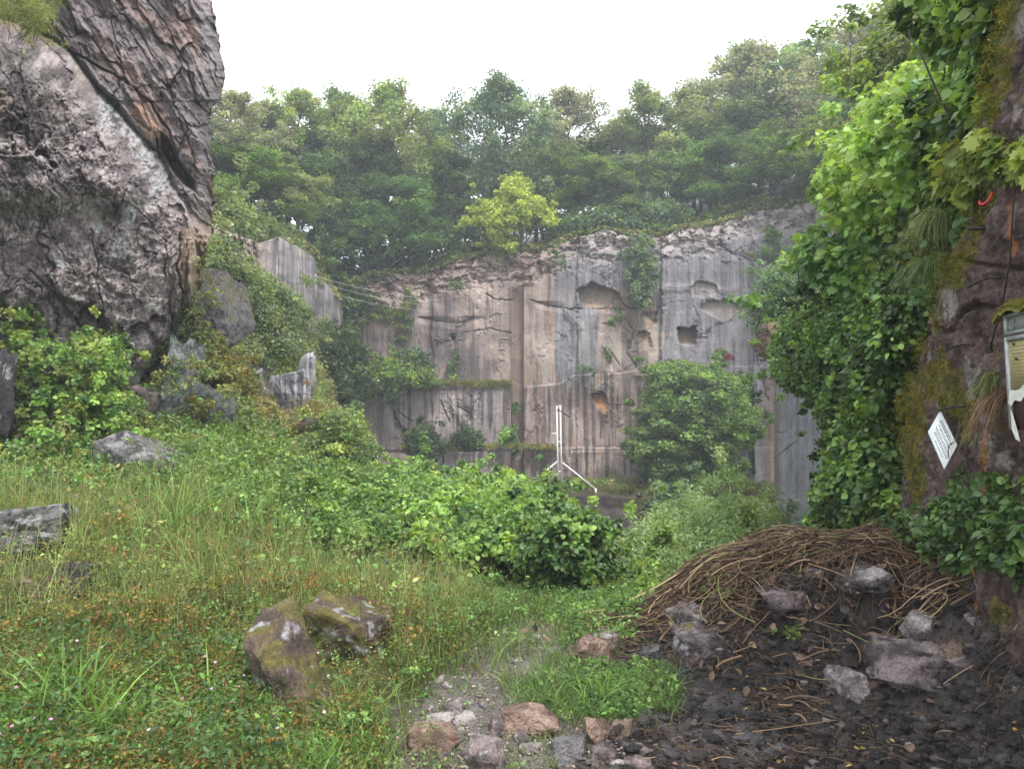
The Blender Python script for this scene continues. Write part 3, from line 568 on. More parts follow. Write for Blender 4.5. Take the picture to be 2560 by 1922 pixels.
TV = [tree_meshes('round', 14, 8.5, 1, G_MID + [G_LIGHT[0]], per=80, leaf=.23, nb=24, sub=6, crad=.048, flat=.7, lo=.22), tree_meshes('airy', 14, 8, 2, G_PALE + [G_LIGHT[2]], per=64, leaf=.21, nb=20, sub=6, crad=.042, flat=.7, lo=.25),
      tree_meshes('dark', 14, 7.5, 3, G_DARK + G_MID[:2], per=76, leaf=.23, nb=26, sub=5, crad=.05, flat=.7, lo=.15), tree_meshes('yellowish', 14, 8, 4, G_LIGHT[:3] + G_OLIVE, per=56, leaf=.22, nb=22, sub=6, crad=.046, flat=.7, lo=.25),
      tree_meshes('bluish', 14, 8, 5, G_BLUE + [G_PALE[1]], per=68, leaf=.22, nb=22, sub=6, crad=.045, flat=.75, lo=.22), tree_meshes('tiered', 14, 9, 6, G_MID + [G_LIGHT[2]], per=80, leaf=.22, nb=22, sub=6, crad=.055, layered=.25, flat=.6, lo=.12),
      tree_meshes('greyish', 14, 8.5, 7, G_GREY, per=46, leaf=.2, nb=20, sub=7, crad=.038, lo=.25, flat=.75)]
def crest_tree(px, pytop, Y, v, wpx, label, rz=0, name='broadleaf_tree', lean=(0, 0)):
    b = hill_at(px, Y); ztop = CZ + (HY - pytop) / F * Y; H = (ztop - b[2]) * 1.05; wd = wpx / F * Y * 1.1
    return put_tree(TV[v], name, label, b, (wd / 8.3, H / 14.0), rz, 'trees along the quarry rim', lean=lean)
CT = [(222, 84, 40, 6, 92, 'pale airy tree touching the right edge of the crag at skyline height'), (262, 92, 47, 2, 66, 'small dark crown in the skyline just right of the pale tree beside the crag'),
      (297, 84, 48, 3, 88, 'fresh green tree with rounded skyline crown and thin pale trunk below'), (342, 88, 52, 0, 78, 'mid green tree with narrow gap of sky on its right shoulder'),
      (394, 77, 50, 3, 104, 'broad tree with yellowish top standing highest over the left forest'), (440, 98, 55, 4, 76, 'bluish thin-topped tree in the dip of the skyline'),
      (503, 73, 50, 4, 100, 'tall blue-green tree with rounded domed top above the light green shrub'), (546, 106, 57, 2, 62, 'low dark tree in the skyline notch beside the tall domed tree'),
      (578, 76, 53, 6, 92, 'thin brownish-topped tree with twigs standing out against the sky'), (642, 78, 52, 1, 108, 'pale green dome-shaped tree in the centre right of the skyline'),
      (700, 76, 54, 1, 92, 'light crown starting the rise of the skyline to the right'), (745, 32, 66, 4, 66, 'dark blue-green conifer-like top rising above all the pale crowns'),
      (762, 44, 56, 6, 130, 'very wide pale yellow-green crown below the dark conifer-like top'), (815, 26, 54, 1, 130, 'pale crown on the upper right slope next to the maple'),
      (866, 2, 48, 6, 130, 'pale tree high on the right slope reaching near the picture top'), (925, -8, 40, 4, 130, 'dark green tree at the top right with sky showing between its leaves'),
      (968, -40, 30, 0, 120, 'green tree topmost at right behind the ivy strip of the buttress'),
      (238, 140, 38, 5, 100, 'bushy tree leaning out over the side wall next to the crag'), (278, 150, 40, 1, 76, 'pale tree with cloudy crown above the streaked side wall'),
      (330, 180, 46.5, 5, 62, 'yellow-green small tree low in front of the dark woodland'), (365, 125, 49, 2, 84, 'dark layered tree over the corner of the pit'),
      (408, 168, 47, 5, 88, 'dark spreading tree with tiered branches over the rim left of centre'), (452, 150, 49, 2, 84, 'deep green tree standing left behind the bright shrub'),
      (590, 152, 49, 5, 84, 'flat-topped green tree right of the bright shrub'), (548, 140, 51, 0, 80, 'mid green tree right behind the bright shrub'),
      (634, 150, 50, 4, 76, 'grey-green tree with a slender leaning pale trunk over the wall'), (676, 135, 50, 1, 90, 'light green tree with dark forked limb above the grey wall'),
      (722, 130, 49, 5, 88, 'layered tree above the grassy slope of the rim'), (776, 125, 48, 5, 90, 'green tree over the rocky right end of the rim'), (824, 118, 44, 0, 90, 'dense tree half hidden behind the maple leaves'),
      (876, 80, 38, 0, 100, 'green tree behind the upper part of the maple'), (930, 60, 28, 2, 110, 'dark tree behind the ivy near the buttress top')]
for i, (px, py, Y, v, wp, lb) in enumerate(CT): crest_tree(px, py, Y, v, wp, lb, rz=i * 1.9, name='conifer' if 'conifer-like top ris' in lb else 'broadleaf_tree')
# woodland behind: trunks and crowns nobody can tell apart
def merge(bag, me, loc, s, rz):
    n = len(me.vertices); V = np.empty(n * 3, np.float32); me.vertices.foreach_get('co', V); V = V.reshape(-1, 3)
    cc = np.empty(n * 4, np.float32); me.attributes['col'].data.foreach_get('color', cc); lv = np.empty(len(me.loops), np.int32); me.loops.foreach_get('vertex_index', lv)
    k = len(lv) // len(me.polygons); ca, sa = math.cos(rz), math.sin(rz); W_ = np.stack([V[:, 0] * ca - V[:, 1] * sa, V[:, 0] * sa + V[:, 1] * ca, V[:, 2]], -1) * [s[0], s[0], s[1]] + loc
    bag.add(W_, [lv.reshape(-1, k)], cc.reshape(-1, 4)[:, :3])
wv = [make_tree(13, 7, 40 + i, G_DARK, per=26, leaf=.34, nb=13, sub=3, lo=.2 + .15 * (i % 2), bark=BARKD) for i in range(3)]
wb = Bag(); rng = np.random.RandomState(5)
for i in range(46):
    px = 205 + 700 * ((i * .6180339) % 1); Y = rng.uniform(54, 74) if px > 330 else rng.uniform(44, 60); b = hill_at(px, Y)
    sky_ = lerp(px, [205, 300, 420, 460, 520, 600, 700, 760, 850, 905], [110, 112, 112, 122, 112, 112, 100, 82, 40, 10])
    H = CZ + (HY - sky_ - rng.uniform(0, 25)) / F * Y - b[2]; tb, cb = wv[i % 3]; s_ = (rng.uniform(.85, 1.15), H / 13.0); rz = rng.rand() * 6
    for q in (tb, cb):
        V = np.concatenate(q.V); ca, sa = math.cos(rz), math.sin(rz); V = np.stack([V[:, 0] * ca - V[:, 1] * sa, V[:, 0] * sa + V[:, 1] * ca, V[:, 2]], -1) * [s_[0], s_[0], s_[1]] + b
        wb.add(V, q.Fs, np.concatenate(q.C))
tag(wb.put('woodland', M_LEAF), 'dark mass of woodland behind the rim trees', 'woodland', kind='stuff')
# ---------------------------------------------------------------- shrubs and creepers traced as masses
def mass(name, label, cat, poly, Y, thick, n, rad, per, size, pal, T=T_OVAL, seed=0, flat=.75, up=.6, base=None, stems=8, mat_=None, group=None, jit=.14, droop=.2, stemcol=BARKD, stemr=.012, layered=0.0, Yf=None, ragged=.35, part='leaves'):
    rng = np.random.RandomState(seed + 100); P = np.array(poly, float); lo, hi = P.min(0), P.max(0); pts = []
    while len(pts) < n:
        q = lo + (hi - lo) * rng.rand(400, 2); q = q[inpoly(q[:, 0], q[:, 1], poly)]; pts += list(q)
    q = np.array(pts[:n]); pxm = rad / (Yf(q[:1, 0], q[:1, 1])[0] if Yf else Y) * F; far_ = rng.rand(n) < ragged; q[far_] += rnd(n, rng)[far_, :2] * pxm * [1.1, 1.2]; Yc = (Yf(q[:, 0], q[:, 1]) if Yf else np.full(n, float(Y))) + (rng.rand(n) - .5) * thick
    sdv = np.maximum(sdist(q[:, 0], q[:, 1], poly), 0); Yc = Yc + thick * .45 * np.exp(-sdv / (6.0 + rad / Yc.mean() * F * .5))
    cen = at(q[:, 0], q[:, 1], Yc); r = rad * (.45 + .9 * rng.rand(n)) * np.where(far_, .55, 1)
    bx_, by_ = (P[:, 0].mean(), hi[1]) if base is None else base
    Yb_ = float(np.mean(Yc)); root = at(bx_, by_, Yb_); t = thing(name, label, cat, root, group); b = Bag()
    clusters(b, T, cen, r, per, size, pal, rng, flat, up, droop, jit, layered); b.put(part, mat_ or M_LEAF, t, root)
    if stems:
        k = rng.choice(n, min(stems, n), False); s = Bag(); sp_ = (hi[0] - lo[0]) / F * Yb_ * .12
        C = np.array([curve(root + rng.normal(size=3) * [sp_, sp_ * .5, .02] - [0, 0, .1], cen[j], rng, 7, .08) for j in k])
        tubes(s, C, np.linspace(1, .3, 7)[None] * stemr, stemcol, 4); s.put('stems', M_BARK, t, root)
    return t
D = D2
mass('bright_shrub', 'bright yellow-green bushy tree hanging over the rim in front of the dark woodland', 'tree', D([(1000, 465), (1020, 440), (1085, 430), (1090, 385), (1120, 370), (1150, 400), (1165, 430), (1200, 465), (1195, 490), (1150, 490), (1110, 500), (1130, 540), (1080, 550), (1040, 535), (1045, 495), (1005, 490)]), 45.3, 2.6, 240, .42, 90, .17, [(.30, .44, .09), (.36, .50, .11), (.24, .38, .07)], T_FAR, 1, .6, base=(517, 252), stems=24, stemr=.035)
mass('rim_shrubs', 'dark green shrubs drooping over the rim left of the bright shrub', 'shrub', D([(690, 420), (760, 440), (860, 450), (1000, 470), (1040, 545), (960, 575), (870, 585), (800, 590), (770, 640), (720, 600), (680, 540)]), 46.4, 3, 300, .6, 60, .2, G_DARK + G_MID, T_FAR, 2, stems=20, stemr=.05, layered=.15)
mass('rim_shrubs', 'mid green shrubs on the grassy rim directly right of the bright shrub', 'shrub', D([(1180, 500), (1220, 450), (1320, 440), (1400, 430), (1480, 440), (1490, 480), (1420, 505), (1330, 500), (1240, 510), (1190, 540)]), 46.2, 2.5, 190, .5, 60, .17, G_MID + G_BLUE, T_FAR, 3, stems=20, stemr=.04)
mass('rim_shrubs', 'low scrub along the rocky slope at the right end of the rim', 'shrub', D([(1480, 470), (1560, 440), (1660, 420), (1740, 400), (1800, 410), (1760, 440), (1650, 452), (1560, 480), (1500, 492)]), 46.6, 2.0, 110, .35, 50, .13, G_MID + G_OLIVE, T_FAR, 4, stems=8, stemr=.03)
mass('hanging_bush', 'grey-green young tree rooted in a crack, drooping down the upper wall', 'tree', D([(1358, 520), (1395, 500), (1415, 540), (1420, 600), (1400, 660), (1375, 665), (1355, 630), (1350, 570)]), 43.9, .9, 110, .3, 46, .14, G_BLUE + G_PALE, T_FAR, 5, base=(640, 305), stems=8, stemr=.03)
mass('ivy_patch', 'yellow-green creeper trailing down the broken upper left corner of the wall', 'creeper', D([(880, 620), (905, 640), (890, 690), (870, 735), (862, 700), (790, 680), (830, 665), (868, 660)]), 44.4, .5, 80, .22, 40, .11, G_OLIVE + G_MID, T_FAR, 6, stems=4)
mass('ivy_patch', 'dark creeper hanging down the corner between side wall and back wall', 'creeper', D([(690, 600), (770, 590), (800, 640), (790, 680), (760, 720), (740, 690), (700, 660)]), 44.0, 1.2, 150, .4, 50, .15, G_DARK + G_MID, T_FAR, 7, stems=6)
mass('ivy_patch', 'green ivy strip climbing the grey wall near its right end', 'creeper', D([(1655, 500), (1690, 495), (1680, 560), (1660, 590), (1650, 550)]), 43.7, .4, 46, .25, 46, .12, G_LIGHT[:1] + G_MID, T_FAR, 8, stems=4)
for i, (P, lb) in enumerate([([(1180, 540), (1215, 545), (1220, 570), (1190, 560)], 'small tuft on the wall below the rim right of the bright shrub'), ([(965, 600), (1000, 605), (995, 625), (965, 615)], 'small dark tuft on the upper left of the wall'), ([(1310, 690), (1350, 670), (1345, 700), (1315, 710)], 'small plant in the crack under the big cavity'), ([(1295, 740), (1305, 740), (1330, 790), (1320, 790)], 'narrow plant line growing down a crack in mid wall'), ([(1250, 790), (1290, 795), (1285, 810), (1245, 805)], 'low tuft on the step line of the tan wall'), ([(1105, 870), (1116, 870), (1112, 895), (1104, 890)], 'tiny fern at the foot of the saw slot'), ([(975, 750), (992, 755), (995, 825), (970, 825)], 'tall pale green weed on the upper ledge'), ([(1560, 765), (1580, 765), (1575, 778), (1558, 776)], 'reddish tuft on the grey wall above the terrace tree')]):
    mass('wall_plant', lb, 'plant', D(P), 44.2 if i != 6 else 44.6, .2, 16 if i != 6 else 26, .17, 30, .10, G_MID if i != 7 else [(.25, .06, .04)], T_FAR, 20 + i, stems=2)
mass('ledge_bush', 'large bright green shrub spreading over the left end of the upper ledge', 'shrub', D([(770, 800), (830, 775), (900, 780), (935, 815), (940, 835), (870, 838), (800, 860), (760, 880), (745, 840)]), 42.6, 2, 230, .42, 60, .15, G_LIGHT[:3] + G_MID, T_FAR, 30, base=(380, 390), stems=14, stemr=.03)
mass('ledge_bush', 'blue-green shrub standing behind the bright one on the upper ledge', 'shrub', D([(855, 790), (870, 755), (915, 760), (925, 800), (900, 815)]), 43.8, 1, 70, .4, 50, .15, G_BLUE + G_DARK, T_FAR, 31, stems=8, stemr=.03)
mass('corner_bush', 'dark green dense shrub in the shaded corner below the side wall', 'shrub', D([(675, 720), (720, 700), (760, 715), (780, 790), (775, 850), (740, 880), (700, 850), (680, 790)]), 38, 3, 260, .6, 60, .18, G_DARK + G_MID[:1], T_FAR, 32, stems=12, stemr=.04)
mass('ledge_bush', 'ivy-clad round bush hanging over the lower ledge at its left end', 'shrub', D([(880, 930), (920, 910), (950, 935), (965, 965), (940, 985), (900, 1000), (885, 975)]), 41.6, 1.4, 120, .34, 60, .13, G_MID + G_DARK, T_FAR, 33, base=(425, 455), stems=8, stemr=.03)
mass('ledge_bush', 'low dark mound-shaped bush in the middle of the lower ledge', 'shrub', D([(970, 960), (985, 935), (1010, 920), (1040, 945), (1050, 968), (1010, 972)]), 42.3, 1, 80, .3, 60, .13, G_DARK + G_MID[:1], T_FAR, 34, base=(466, 450), stems=8, stemr=.03)
mass('ledge_bush', 'small upright light green bush beside the saw slot on the lower ledge', 'shrub', D([(1085, 925), (1105, 918), (1116, 950), (1112, 970), (1080, 968)]), 42.6, .8, 46, .26, 56, .12, G_MID + G_LIGHT[:1], T_FAR, 35, base=(508, 449), stems=6, stemr=.03)
# left slope thicket
LF = lambda px, py: lerp(px, [190, 230, 290, 330, 370], [19, 21, 25, 31, 34]) - np.clip(py - 330, 0, 60) * .06
mass('thicket', 'thick grey-green shrubbery covering the slope between the crag and the side wall', 'shrub', D([(445, 520), (480, 510), (520, 560), (560, 590), (640, 640), (680, 690), (670, 770), (600, 770), (520, 760), (470, 770), (430, 770), (425, 720), (520, 690), (510, 640), (480, 600), (440, 600)]), 0, 2, 460, .36, 90, .095, G_BLUE + G_MID + G_PALE, T_OVAL, 40, Yf=LF, stems=20, stemr=.02)
mass('thicket', 'green bushes at the top of the left slope below the rim trees', 'shrub', D([(455, 400), (500, 430), (600, 490), (660, 540), (640, 560), (590, 525), (540, 520), (480, 540), (450, 520)]), 0, 3, 260, .5, 60, .16, G_MID + G_PALE, T_FAR, 41, Yf=lambda px, py: lerp(px, [190, 310], [27, 38]), stems=14, stemr=.04)
mass('thicket', 'yellowish scrub with orange dry leaves left of the grey concrete-like slab', 'shrub', D([(400, 740), (470, 760), (540, 790), (530, 850), (500, 880), (480, 850), (440, 830), (405, 800)]), 0, 1.5, 200, .24, 70, .07, G_OLIVE + [(.20, .11, .03), (.22, .19, .04)], T_OVAL, 42, Yf=lambda px, py: 16.5 + 0 * px, stems=8)
mass('thicket', 'orange-brown dry scrub under the pale slab on the left slope', 'shrub', D([(560, 905), (640, 880), (720, 880), (740, 900), (690, 930), (620, 940), (570, 960), (540, 940)]), 0, 1.5, 170, .28, 60, .08, [(.24, .14, .05), (.20, .15, .05), (.12, .13, .03), (.28, .17, .07)], T_THIN, 43, Yf=lambda px, py: 20 + 0 * px, stems=6)
mass('thicket', 'green saplings filling the slope right below the orange scrub', 'shrub', D([(720, 880), (760, 900), (790, 940), (800, 1010), (700, 1010), (620, 1010), (560, 985), (620, 955), (700, 940)]), 0, 3, 330, .34, 60, .085, G_MID + G_LIGHT + G_BLUE, T_OVAL, 44, ragged=.2, Yf=lambda px, py: 17.5 + 0 * px, stems=20, stemr=.012)
# terrace tree
mass('terrace_tree', 'wide multi-stemmed green tree with layered foliage on the terrace before the wall', 'tree', D([(1395, 790), (1470, 780), (1560, 790), (1600, 820), (1610, 870), (1640, 890), (1640, 930), (1600, 960), (1570, 1000), (1620, 1040), (1600, 1065), (1500, 1070), (1430, 1060), (1400, 1030), (1370, 990), (1350, 960), (1375, 930), (1370, 900), (1400, 860), (1410, 830)]), 39.6, 5.0, 900, .46, 110, .155, G_MID + [G_LIGHT[2], G_LIGHT[0]], T_FAR, 50, ragged=.3, base=(704, 500), stems=60, stemr=.045, layered=.55, flat=.5)
mass('terrace_scrub', 'low green scrub along the back of the terrace at the foot of the wall', 'shrub', D([(1290, 1045), (1330, 1035), (1400, 1030), (1500, 1040), (1600, 1040), (1670, 1045), (1675, 1068), (1500, 1072), (1300, 1062)]), 41.5, 3, 300, .3, 50, .10, G_MID + G_OLIVE[:1], T_FAR, 51, stems=0)
mass('wall_creeper', 'leafy creeper draped on the wall right above the terrace tree', 'creeper', D([(1590, 800), (1625, 815), (1620, 860), (1600, 880), (1585, 840)]), 43.9, .5, 60, .3, 46, .12, G_DARK + G_MID, T_FAR, 52, stems=3)
# middle thicket
mass('bramble_thicket', 'broad light green bramble and hazel thicket filling the middle of the pit', 'shrub', D([(800, 1000), (850, 1020), (900, 1000), (960, 1045), (1020, 1005), (1060, 1050), (1100, 1015), (1150, 1060), (1180, 1060), (1220, 1090), (1270, 1110), (1310, 1160), (1240, 1200), (1150, 1190), (1050, 1200), (960, 1210), (880, 1170), (820, 1110), (780, 1060)]), 0, 1.6, 900, .2, 46, .065, G_LIGHT + G_MID[1:] + [(.34, .42, .10), (.26, .36, .08)], T_ROUND, 60, Yf=lambda px, py: lerp(py, [460, 500, 560], [15, 10.5, 8.2]), stems=60, stemr=.006, base=(480, 590), jit=.2)
mass('ivy_bush', 'dark glossy ivy-leaved bush at the right end of the middle thicket', 'shrub', D([(1150, 1110), (1190, 1080), (1240, 1100), (1300, 1140), (1320, 1200), (1310, 1270), (1290, 1310), (1230, 1300), (1150, 1250), (1100, 1210)]), 7.8, 1.5, 380, .13, 40, .058, G_MID + G_MID + G_DARK[1:] + G_LIGHT[:3], T_ROUND, 61, ragged=.5, base=(580, 610), stems=20, stemr=.008, jit=.2, mat_=M_WET)
mass('hazel_bush', 'fresh green hazel shoots poking up before the white mast', 'shrub', D([(1040, 1050), (1075, 1035), (1120, 1030), (1160, 1050), (1180, 1080), (1150, 1100), (1060, 1100)]), 16, 1.5, 110, .25, 50, .09, G_MID + G_DARK, T_OVAL, 62, stems=10)
mass('willow_bush', 'feathery grey-green willow bush growing in front of the dark terrace face', 'shrub', D([(1370, 1180), (1410, 1120), (1450, 1092), (1530, 1085), (1600, 1092), (1660, 1098), (1690, 1150), (1670, 1200), (1600, 1260), (1520, 1290), (1440, 1290), (1390, 1240)]), 0, 2.2, 640, .24, 80, .105, [(.26, .40, .18), (.33, .47, .23), (.18, .30, .12), (.40, .52, .28)], T_THIN, 63, Yf=lambda px, py: lerp(py, [505, 600], [12.5, 8.5]), stems=60, stemr=.006, base=(710, 600), flat=1.1, up=.2, jit=.18)
mass('low_herbs', 'low light green nettles and seedlings between thicket and mound', 'plant', D([(1300, 1290), (1380, 1200), (1440, 1280), (1540, 1280), (1560, 1300), (1500, 1330), (1430, 1350), (1260, 1370), (1180, 1350), (1150, 1310), (1250, 1300)]), 0, .8, 520, .12, 34, .05, G_LIGHT + G_MID, T_OVAL, 64, Yf=lambda px, py: lerp(py, [560, 600, 635], [9, 7, 5.9]), stems=30, stemr=.004)
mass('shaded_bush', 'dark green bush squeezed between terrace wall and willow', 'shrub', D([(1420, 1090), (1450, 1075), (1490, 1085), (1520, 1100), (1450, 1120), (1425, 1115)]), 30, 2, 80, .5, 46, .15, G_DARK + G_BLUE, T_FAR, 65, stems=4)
# right-hand side
RF = lambda px, py: lerp(px, [745, 790, 840, 880, 930], [17, 13.5, 10.3, 8.2, 6.8]) 
mass('grey_shrub', 'soft grey-green shrub bulging from the right side above the mossy boulder', 'shrub', D([(1620, 640), (1660, 580), (1720, 560), (1780, 600), (1790, 650), (1740, 680), (1680, 690), (1630, 700)]), 23, 2, 260, .36, 70, .085, G_BLUE + G_PALE, T_OVAL, 70, stems=14, stemr=.02)
mass('maple_tree', 'leaning light green maple with large lobed leaves on the right slope', 'tree', D([(1770, 400), (1810, 340), (1800, 300), (1850, 260), (1870, 210), (1920, 190), (1990, 150), (2060, 130), (2120, 100), (2150, 160), (2120, 260), (2080, 330), (2040, 400), (2000, 450), (1930, 510), (1870, 500), (1800, 480)]), 0, 3.4, 760, .21, 32, .074, G_LIGHT + [(.33, .44, .14), (.26, .36, .13)], T_MAPLE, 71, ragged=.3, Yf=lambda px, py: lerp(px, [810, 880, 1000], [9.3, 8.0, 6.0]), stems=30, stemr=.02, base=(935, 262), jit=.18, droop=.35, layered=.3)
mass('upper_ivy', 'dark ivy and tree shoots climbing beside the top of the buttress', 'creeper', D([(2100, -60), (2178, -60), (2176, 60), (2165, 130), (2120, 260), (2080, 340), (2050, 330), (2100, 200), (2120, 80), (2040, 20)]), 0, .5, 260, .17, 44, .07, G_MID + G_LIGHT + G_DARK, T_ROUND, 72, Yf=lambda px, py: lerp(px, [940, 1010], [5.6, 4.3]), stems=8, mat_=M_WET)
mass('green_shoots', 'leafy shoots and branches reaching across behind the maple top right', 'shrub', D([(1820, 180), (1900, 60), (1960, 0), (2000, -40), (2110, -40), (2120, 80), (2060, 120), (1960, 140), (1890, 190)]), 0, 3, 300, .36, 60, .10, G_PALE + G_MID + G_LIGHT[:1], T_OVAL, 73, Yf=lambda px, py: 12.5 + 0 * px, stems=24, stemr=.02, droop=.3)
mass('lower_maple_branches', 'bright lobed leaves on low branches reaching left under the maple', 'shrub', D([(1720, 560), (1760, 530), (1830, 540), (1900, 500), (1960, 560), (1990, 620), (1900, 640), (1830, 620), (1790, 590)]), 0, 1.5, 300, .24, 36, .09, G_LIGHT + G_MID, T_MAPLE, 74, ragged=.15, Yf=lambda px, py: lerp(px, [800, 930], [9.5, 7.6]), stems=16, stemr=.012, droop=.35)
mass('ivy_curtain', 'deep green curtain of ivy and bramble leaves down the right side', 'creeper', D([(1690, 700), (1780, 640), (1850, 620), (1950, 600), (2000, 640), (1990, 720), (1960, 800), (1930, 870), (1880, 930), (1840, 960), (1790, 930), (1760, 860), (1690, 830), (1660, 770)]), 0, 3.0, 1500, .17, 46, .056, G_MID + G_LIGHT[:3] + G_DARK, T_ROUND, 75, ragged=.2, Yf=lambda px, py: RF(px, py) * .93, stems=0, base=(850, 560), mat_=M_WET, jit=.34)
mass('ivy_curtain', 'shaded ivy hanging below the maple close to the mossy rock edge', 'creeper', D([(1930, 520), (2010, 450), (2060, 380), (2085, 420), (2050, 500), (2010, 600), (1985, 700), (1960, 800), (1930, 790), (1960, 640), (1900, 640)]), 0, .8, 420, .17, 44, .07, G_MID + G_DARK + G_OLIVE, T_ROUND, 76, Yf=lambda px, py: lerp(px, [880, 965], [7.6, 5.3]), stems=10, mat_=M_WET, jit=.2)
mass('bramble', 'bramble with toothed leaves spilling down between grey slab and buttress', 'shrub', D([(1770, 1100), (1780, 1040), (1820, 960), (1880, 920), (1920, 960), (1930, 1060), (1950, 1100), (1930, 1130), (1800, 1130), (1740, 1140)]), 0, .9, 480, .13, 40, .065, G_MID + G_LIGHT[:2] + G_DARK, T_ROUND, 77, ragged=.15, Yf=lambda px, py: lerp(px, [790, 890], [8.2, 6.8]), stems=8, stemr=.004, mat_=M_WET, base=(850, 530), jit=.3)
mass('bramble', 'nearest bramble bush with large dark leaves at the right edge', 'shrub', D([(1950, 1150), (2000, 1100), (2060, 1080), (2130, 1040), (2180, 1020), (2260, 980), (2260, 1260), (2180, 1250), (2100, 1240), (2040, 1200)]), 0, .5, 480, .08, 30, .052, G_MID + G_DARK + [G_LIGHT[2]], T_OVAL, 78, Yf=lambda px, py: lerp(px, [900, 1040], [5.0, 3.65]), stems=30, stemr=.004, mat_=M_WET, base=(1000, 575), jit=.2)
# ================================================================ rocks
def ico(sub):
    import bmesh
    bm = bmesh.new(); bmesh.ops.create_icosphere(bm, subdivisions=sub, radius=1); V = np.array([v.co[:] for v in bm.verts]); Fc = np.array([[v.index for v in f.verts] for f in bm.faces]); bm.free(); return V, Fc
KEEP = []
ICO = {k: ico(k) for k in (4, 5, 6)}
PUR = ([.085, .062, .062], [.34, .27, .26]); PINK = ([.17, .10, .07], [.42, .29, .23]); WHT = ([.17, .14, .135], [.52, .46, .44]); GRY = ([.05, .045, .05], [.22, .205, .21]); BLK = ([.015, .014, .016], [.06, .055, .06]); BRN = ([.10, .065, .045], [.25, .18, .13])
MOSS = [.13, .115, .018]
def rock(name, label, box, depth, seed, pal, moss=0.0, tilt=0.0, sub=5, Y=None, sink=.04, planes=12, sharp=1.0, rough=1.0, white=0.0, dark=0.0, cat='rock', M=None, group=None, hollow=None, zofs=0.0, kx=3):
    """box = x0,x1,y0,y1 in the photograph; the stone itself gets a true size and stands on the ground"""
    x0, x1, y0, y1 = box; xm = (x0 + x1) / 2
    if Y is None: Y = ground_at(xm, y1 - 1) + depth * .3
    if Y < 9: KEEP.append((x0 + kx, x1 - 3, Y, (y1 - y0) / F * Y))
    w_ = (x1 - x0) / F * Y / 2; h_ = (y1 - y0) / F * Y / 2; c0 = at(xm, (y0 + y1) / 2, Y)
    rng = np.random.RandomState(seed * 7 + 3); D_, Fc = ICO[sub]; N = nrm(rnd(planes, rng)); N = np.concatenate([N, [[0, 0, 1], [0, 0, -1], [1, 0, 0], [-1, 0, 0], [0, 1, 0], [0, -1, 0]] + rnd(6, rng) * .25]); N = nrm(N); dd = rng.uniform(.72, 1.05, len(N))
    q = D_ @ N.T; r = np.where(q > .05, dd / np.maximum(q, .05), 9.); r = np.sort(r, 1); r = r[:, 0] * sharp + (1 - sharp) * r[:, 1].clip(0, 1.3)
    V = D_ * r[:, None]; o = seed * 3.1
    V = V * (1 + rough * (fbm(V[:, 0] * 1.5 + o, V[:, 1] * 1.5, V[:, 2] * 1.5, 4) * .10 + ridge(V[:, 0] * 3.5 + o, V[:, 1] * 3.5, V[:, 2] * 3.5, 5, .68) * .032))[:, None]
    if hollow:
        hx_, hz_, hr = hollow; g = np.exp(-(((V[:, 0] - hx_) / hr) ** 2 + ((V[:, 2] - hz_) / hr) ** 2) ** 1.5) * (V[:, 1] < .2); V[:, 1] += g * 1.2
    ct, st_ = math.cos(R(tilt)), math.sin(R(tilt)); V = np.stack([V[:, 0] * ct - V[:, 2] * st_, V[:, 1], V[:, 0] * st_ + V[:, 2] * ct], -1) if not tilt else V
    if tilt:
        V = V * [1, 1, .55]; V = np.stack([V[:, 0] * ct - V[:, 2] * st_, V[:, 1], V[:, 0] * st_ + V[:, 2] * ct], -1)
    mn, mx_ = V.min(0), V.max(0); V = (V - (mn + mx_) / 2) / ((mx_ - mn) / 2)
    V = V * [w_, depth / 2, h_ * (1 + sink)] - [0, 0, h_ * sink] + [0, 0, zofs - (.10 * h_ if Y < 9 else 0)]
    W_ = V + c0; n = fbm(W_[:, 0] * 5 + o, W_[:, 1] * 5, W_[:, 2] * 5, 5, .65); n2 = fbm(W_[:, 0] * 22, W_[:, 1] * 22 + o, W_[:, 2] * 22, 4, .6)
    c = mixc(pal[0], pal[1], .5 + n * .9 + n2 * .5); c = mixc(c, [.05, .04, .032], ss(.0, .5, n2 * .6 - n * .7) * (.55 if Y < 9 else .2)); nz = nrm(V / np.array([w_, depth / 2, h_]) ** 1)[:, 2]
    if moss: c = mixc(c, np.array(MOSS) * (1 + n2[:, None] * .6), ss(.1, .45, n + nz * .35 + moss - .5) * .9)
    if white: c = mixc(c, [.44, .43, .45], ss(.1, .4, fbm(W_[:, 0] * 9, W_[:, 1] * 9, W_[:, 2] * 9 + o, 4) + white - .4) * .8)
    if dark: c = mixc(c, [.012, .011, .014], ss(.1, .4, fbm(W_[:, 0] * 7, W_[:, 1] * 7 + 5, W_[:, 2] * 7 + o, 5, .65) + dark - .4) * .9)
    ob = link(name, mesh(name, V, [Fc], c, [M or (M_CRAG if Y > 9 else M_STONE)], Y > 9 or (x1 - x0) > 90)); ob.location = [float(v) for v in c0]; tag(ob, label, cat, group); return ob
SLAB = rock('boulder', 'large flat-topped dark boulder with pale wet top jutting in at the left edge', (-45, 71, 512, 566), 1.0, 1, GRY, Y=6.2, white=.35, dark=.30, sub=6, sink=.3, planes=7, zofs=.1, cat='boulder')
rock('rock', 'small black rock lying under the end of the flat dark boulder', (58, 103, 556, 596), .4, 2, BLK)
rock('rock', 'low pinkish rock in the herbs below the flat dark boulder', (2, 58, 574, 600), .4, 3, PINK)
rock('boulder', 'leaning mossy slab-like boulder among herbs, left of the path', (248, 342, 598, 738), .6, 4, BRN, moss=.45, tilt=-48, sub=6, white=.02, kx=42, cat='boulder')
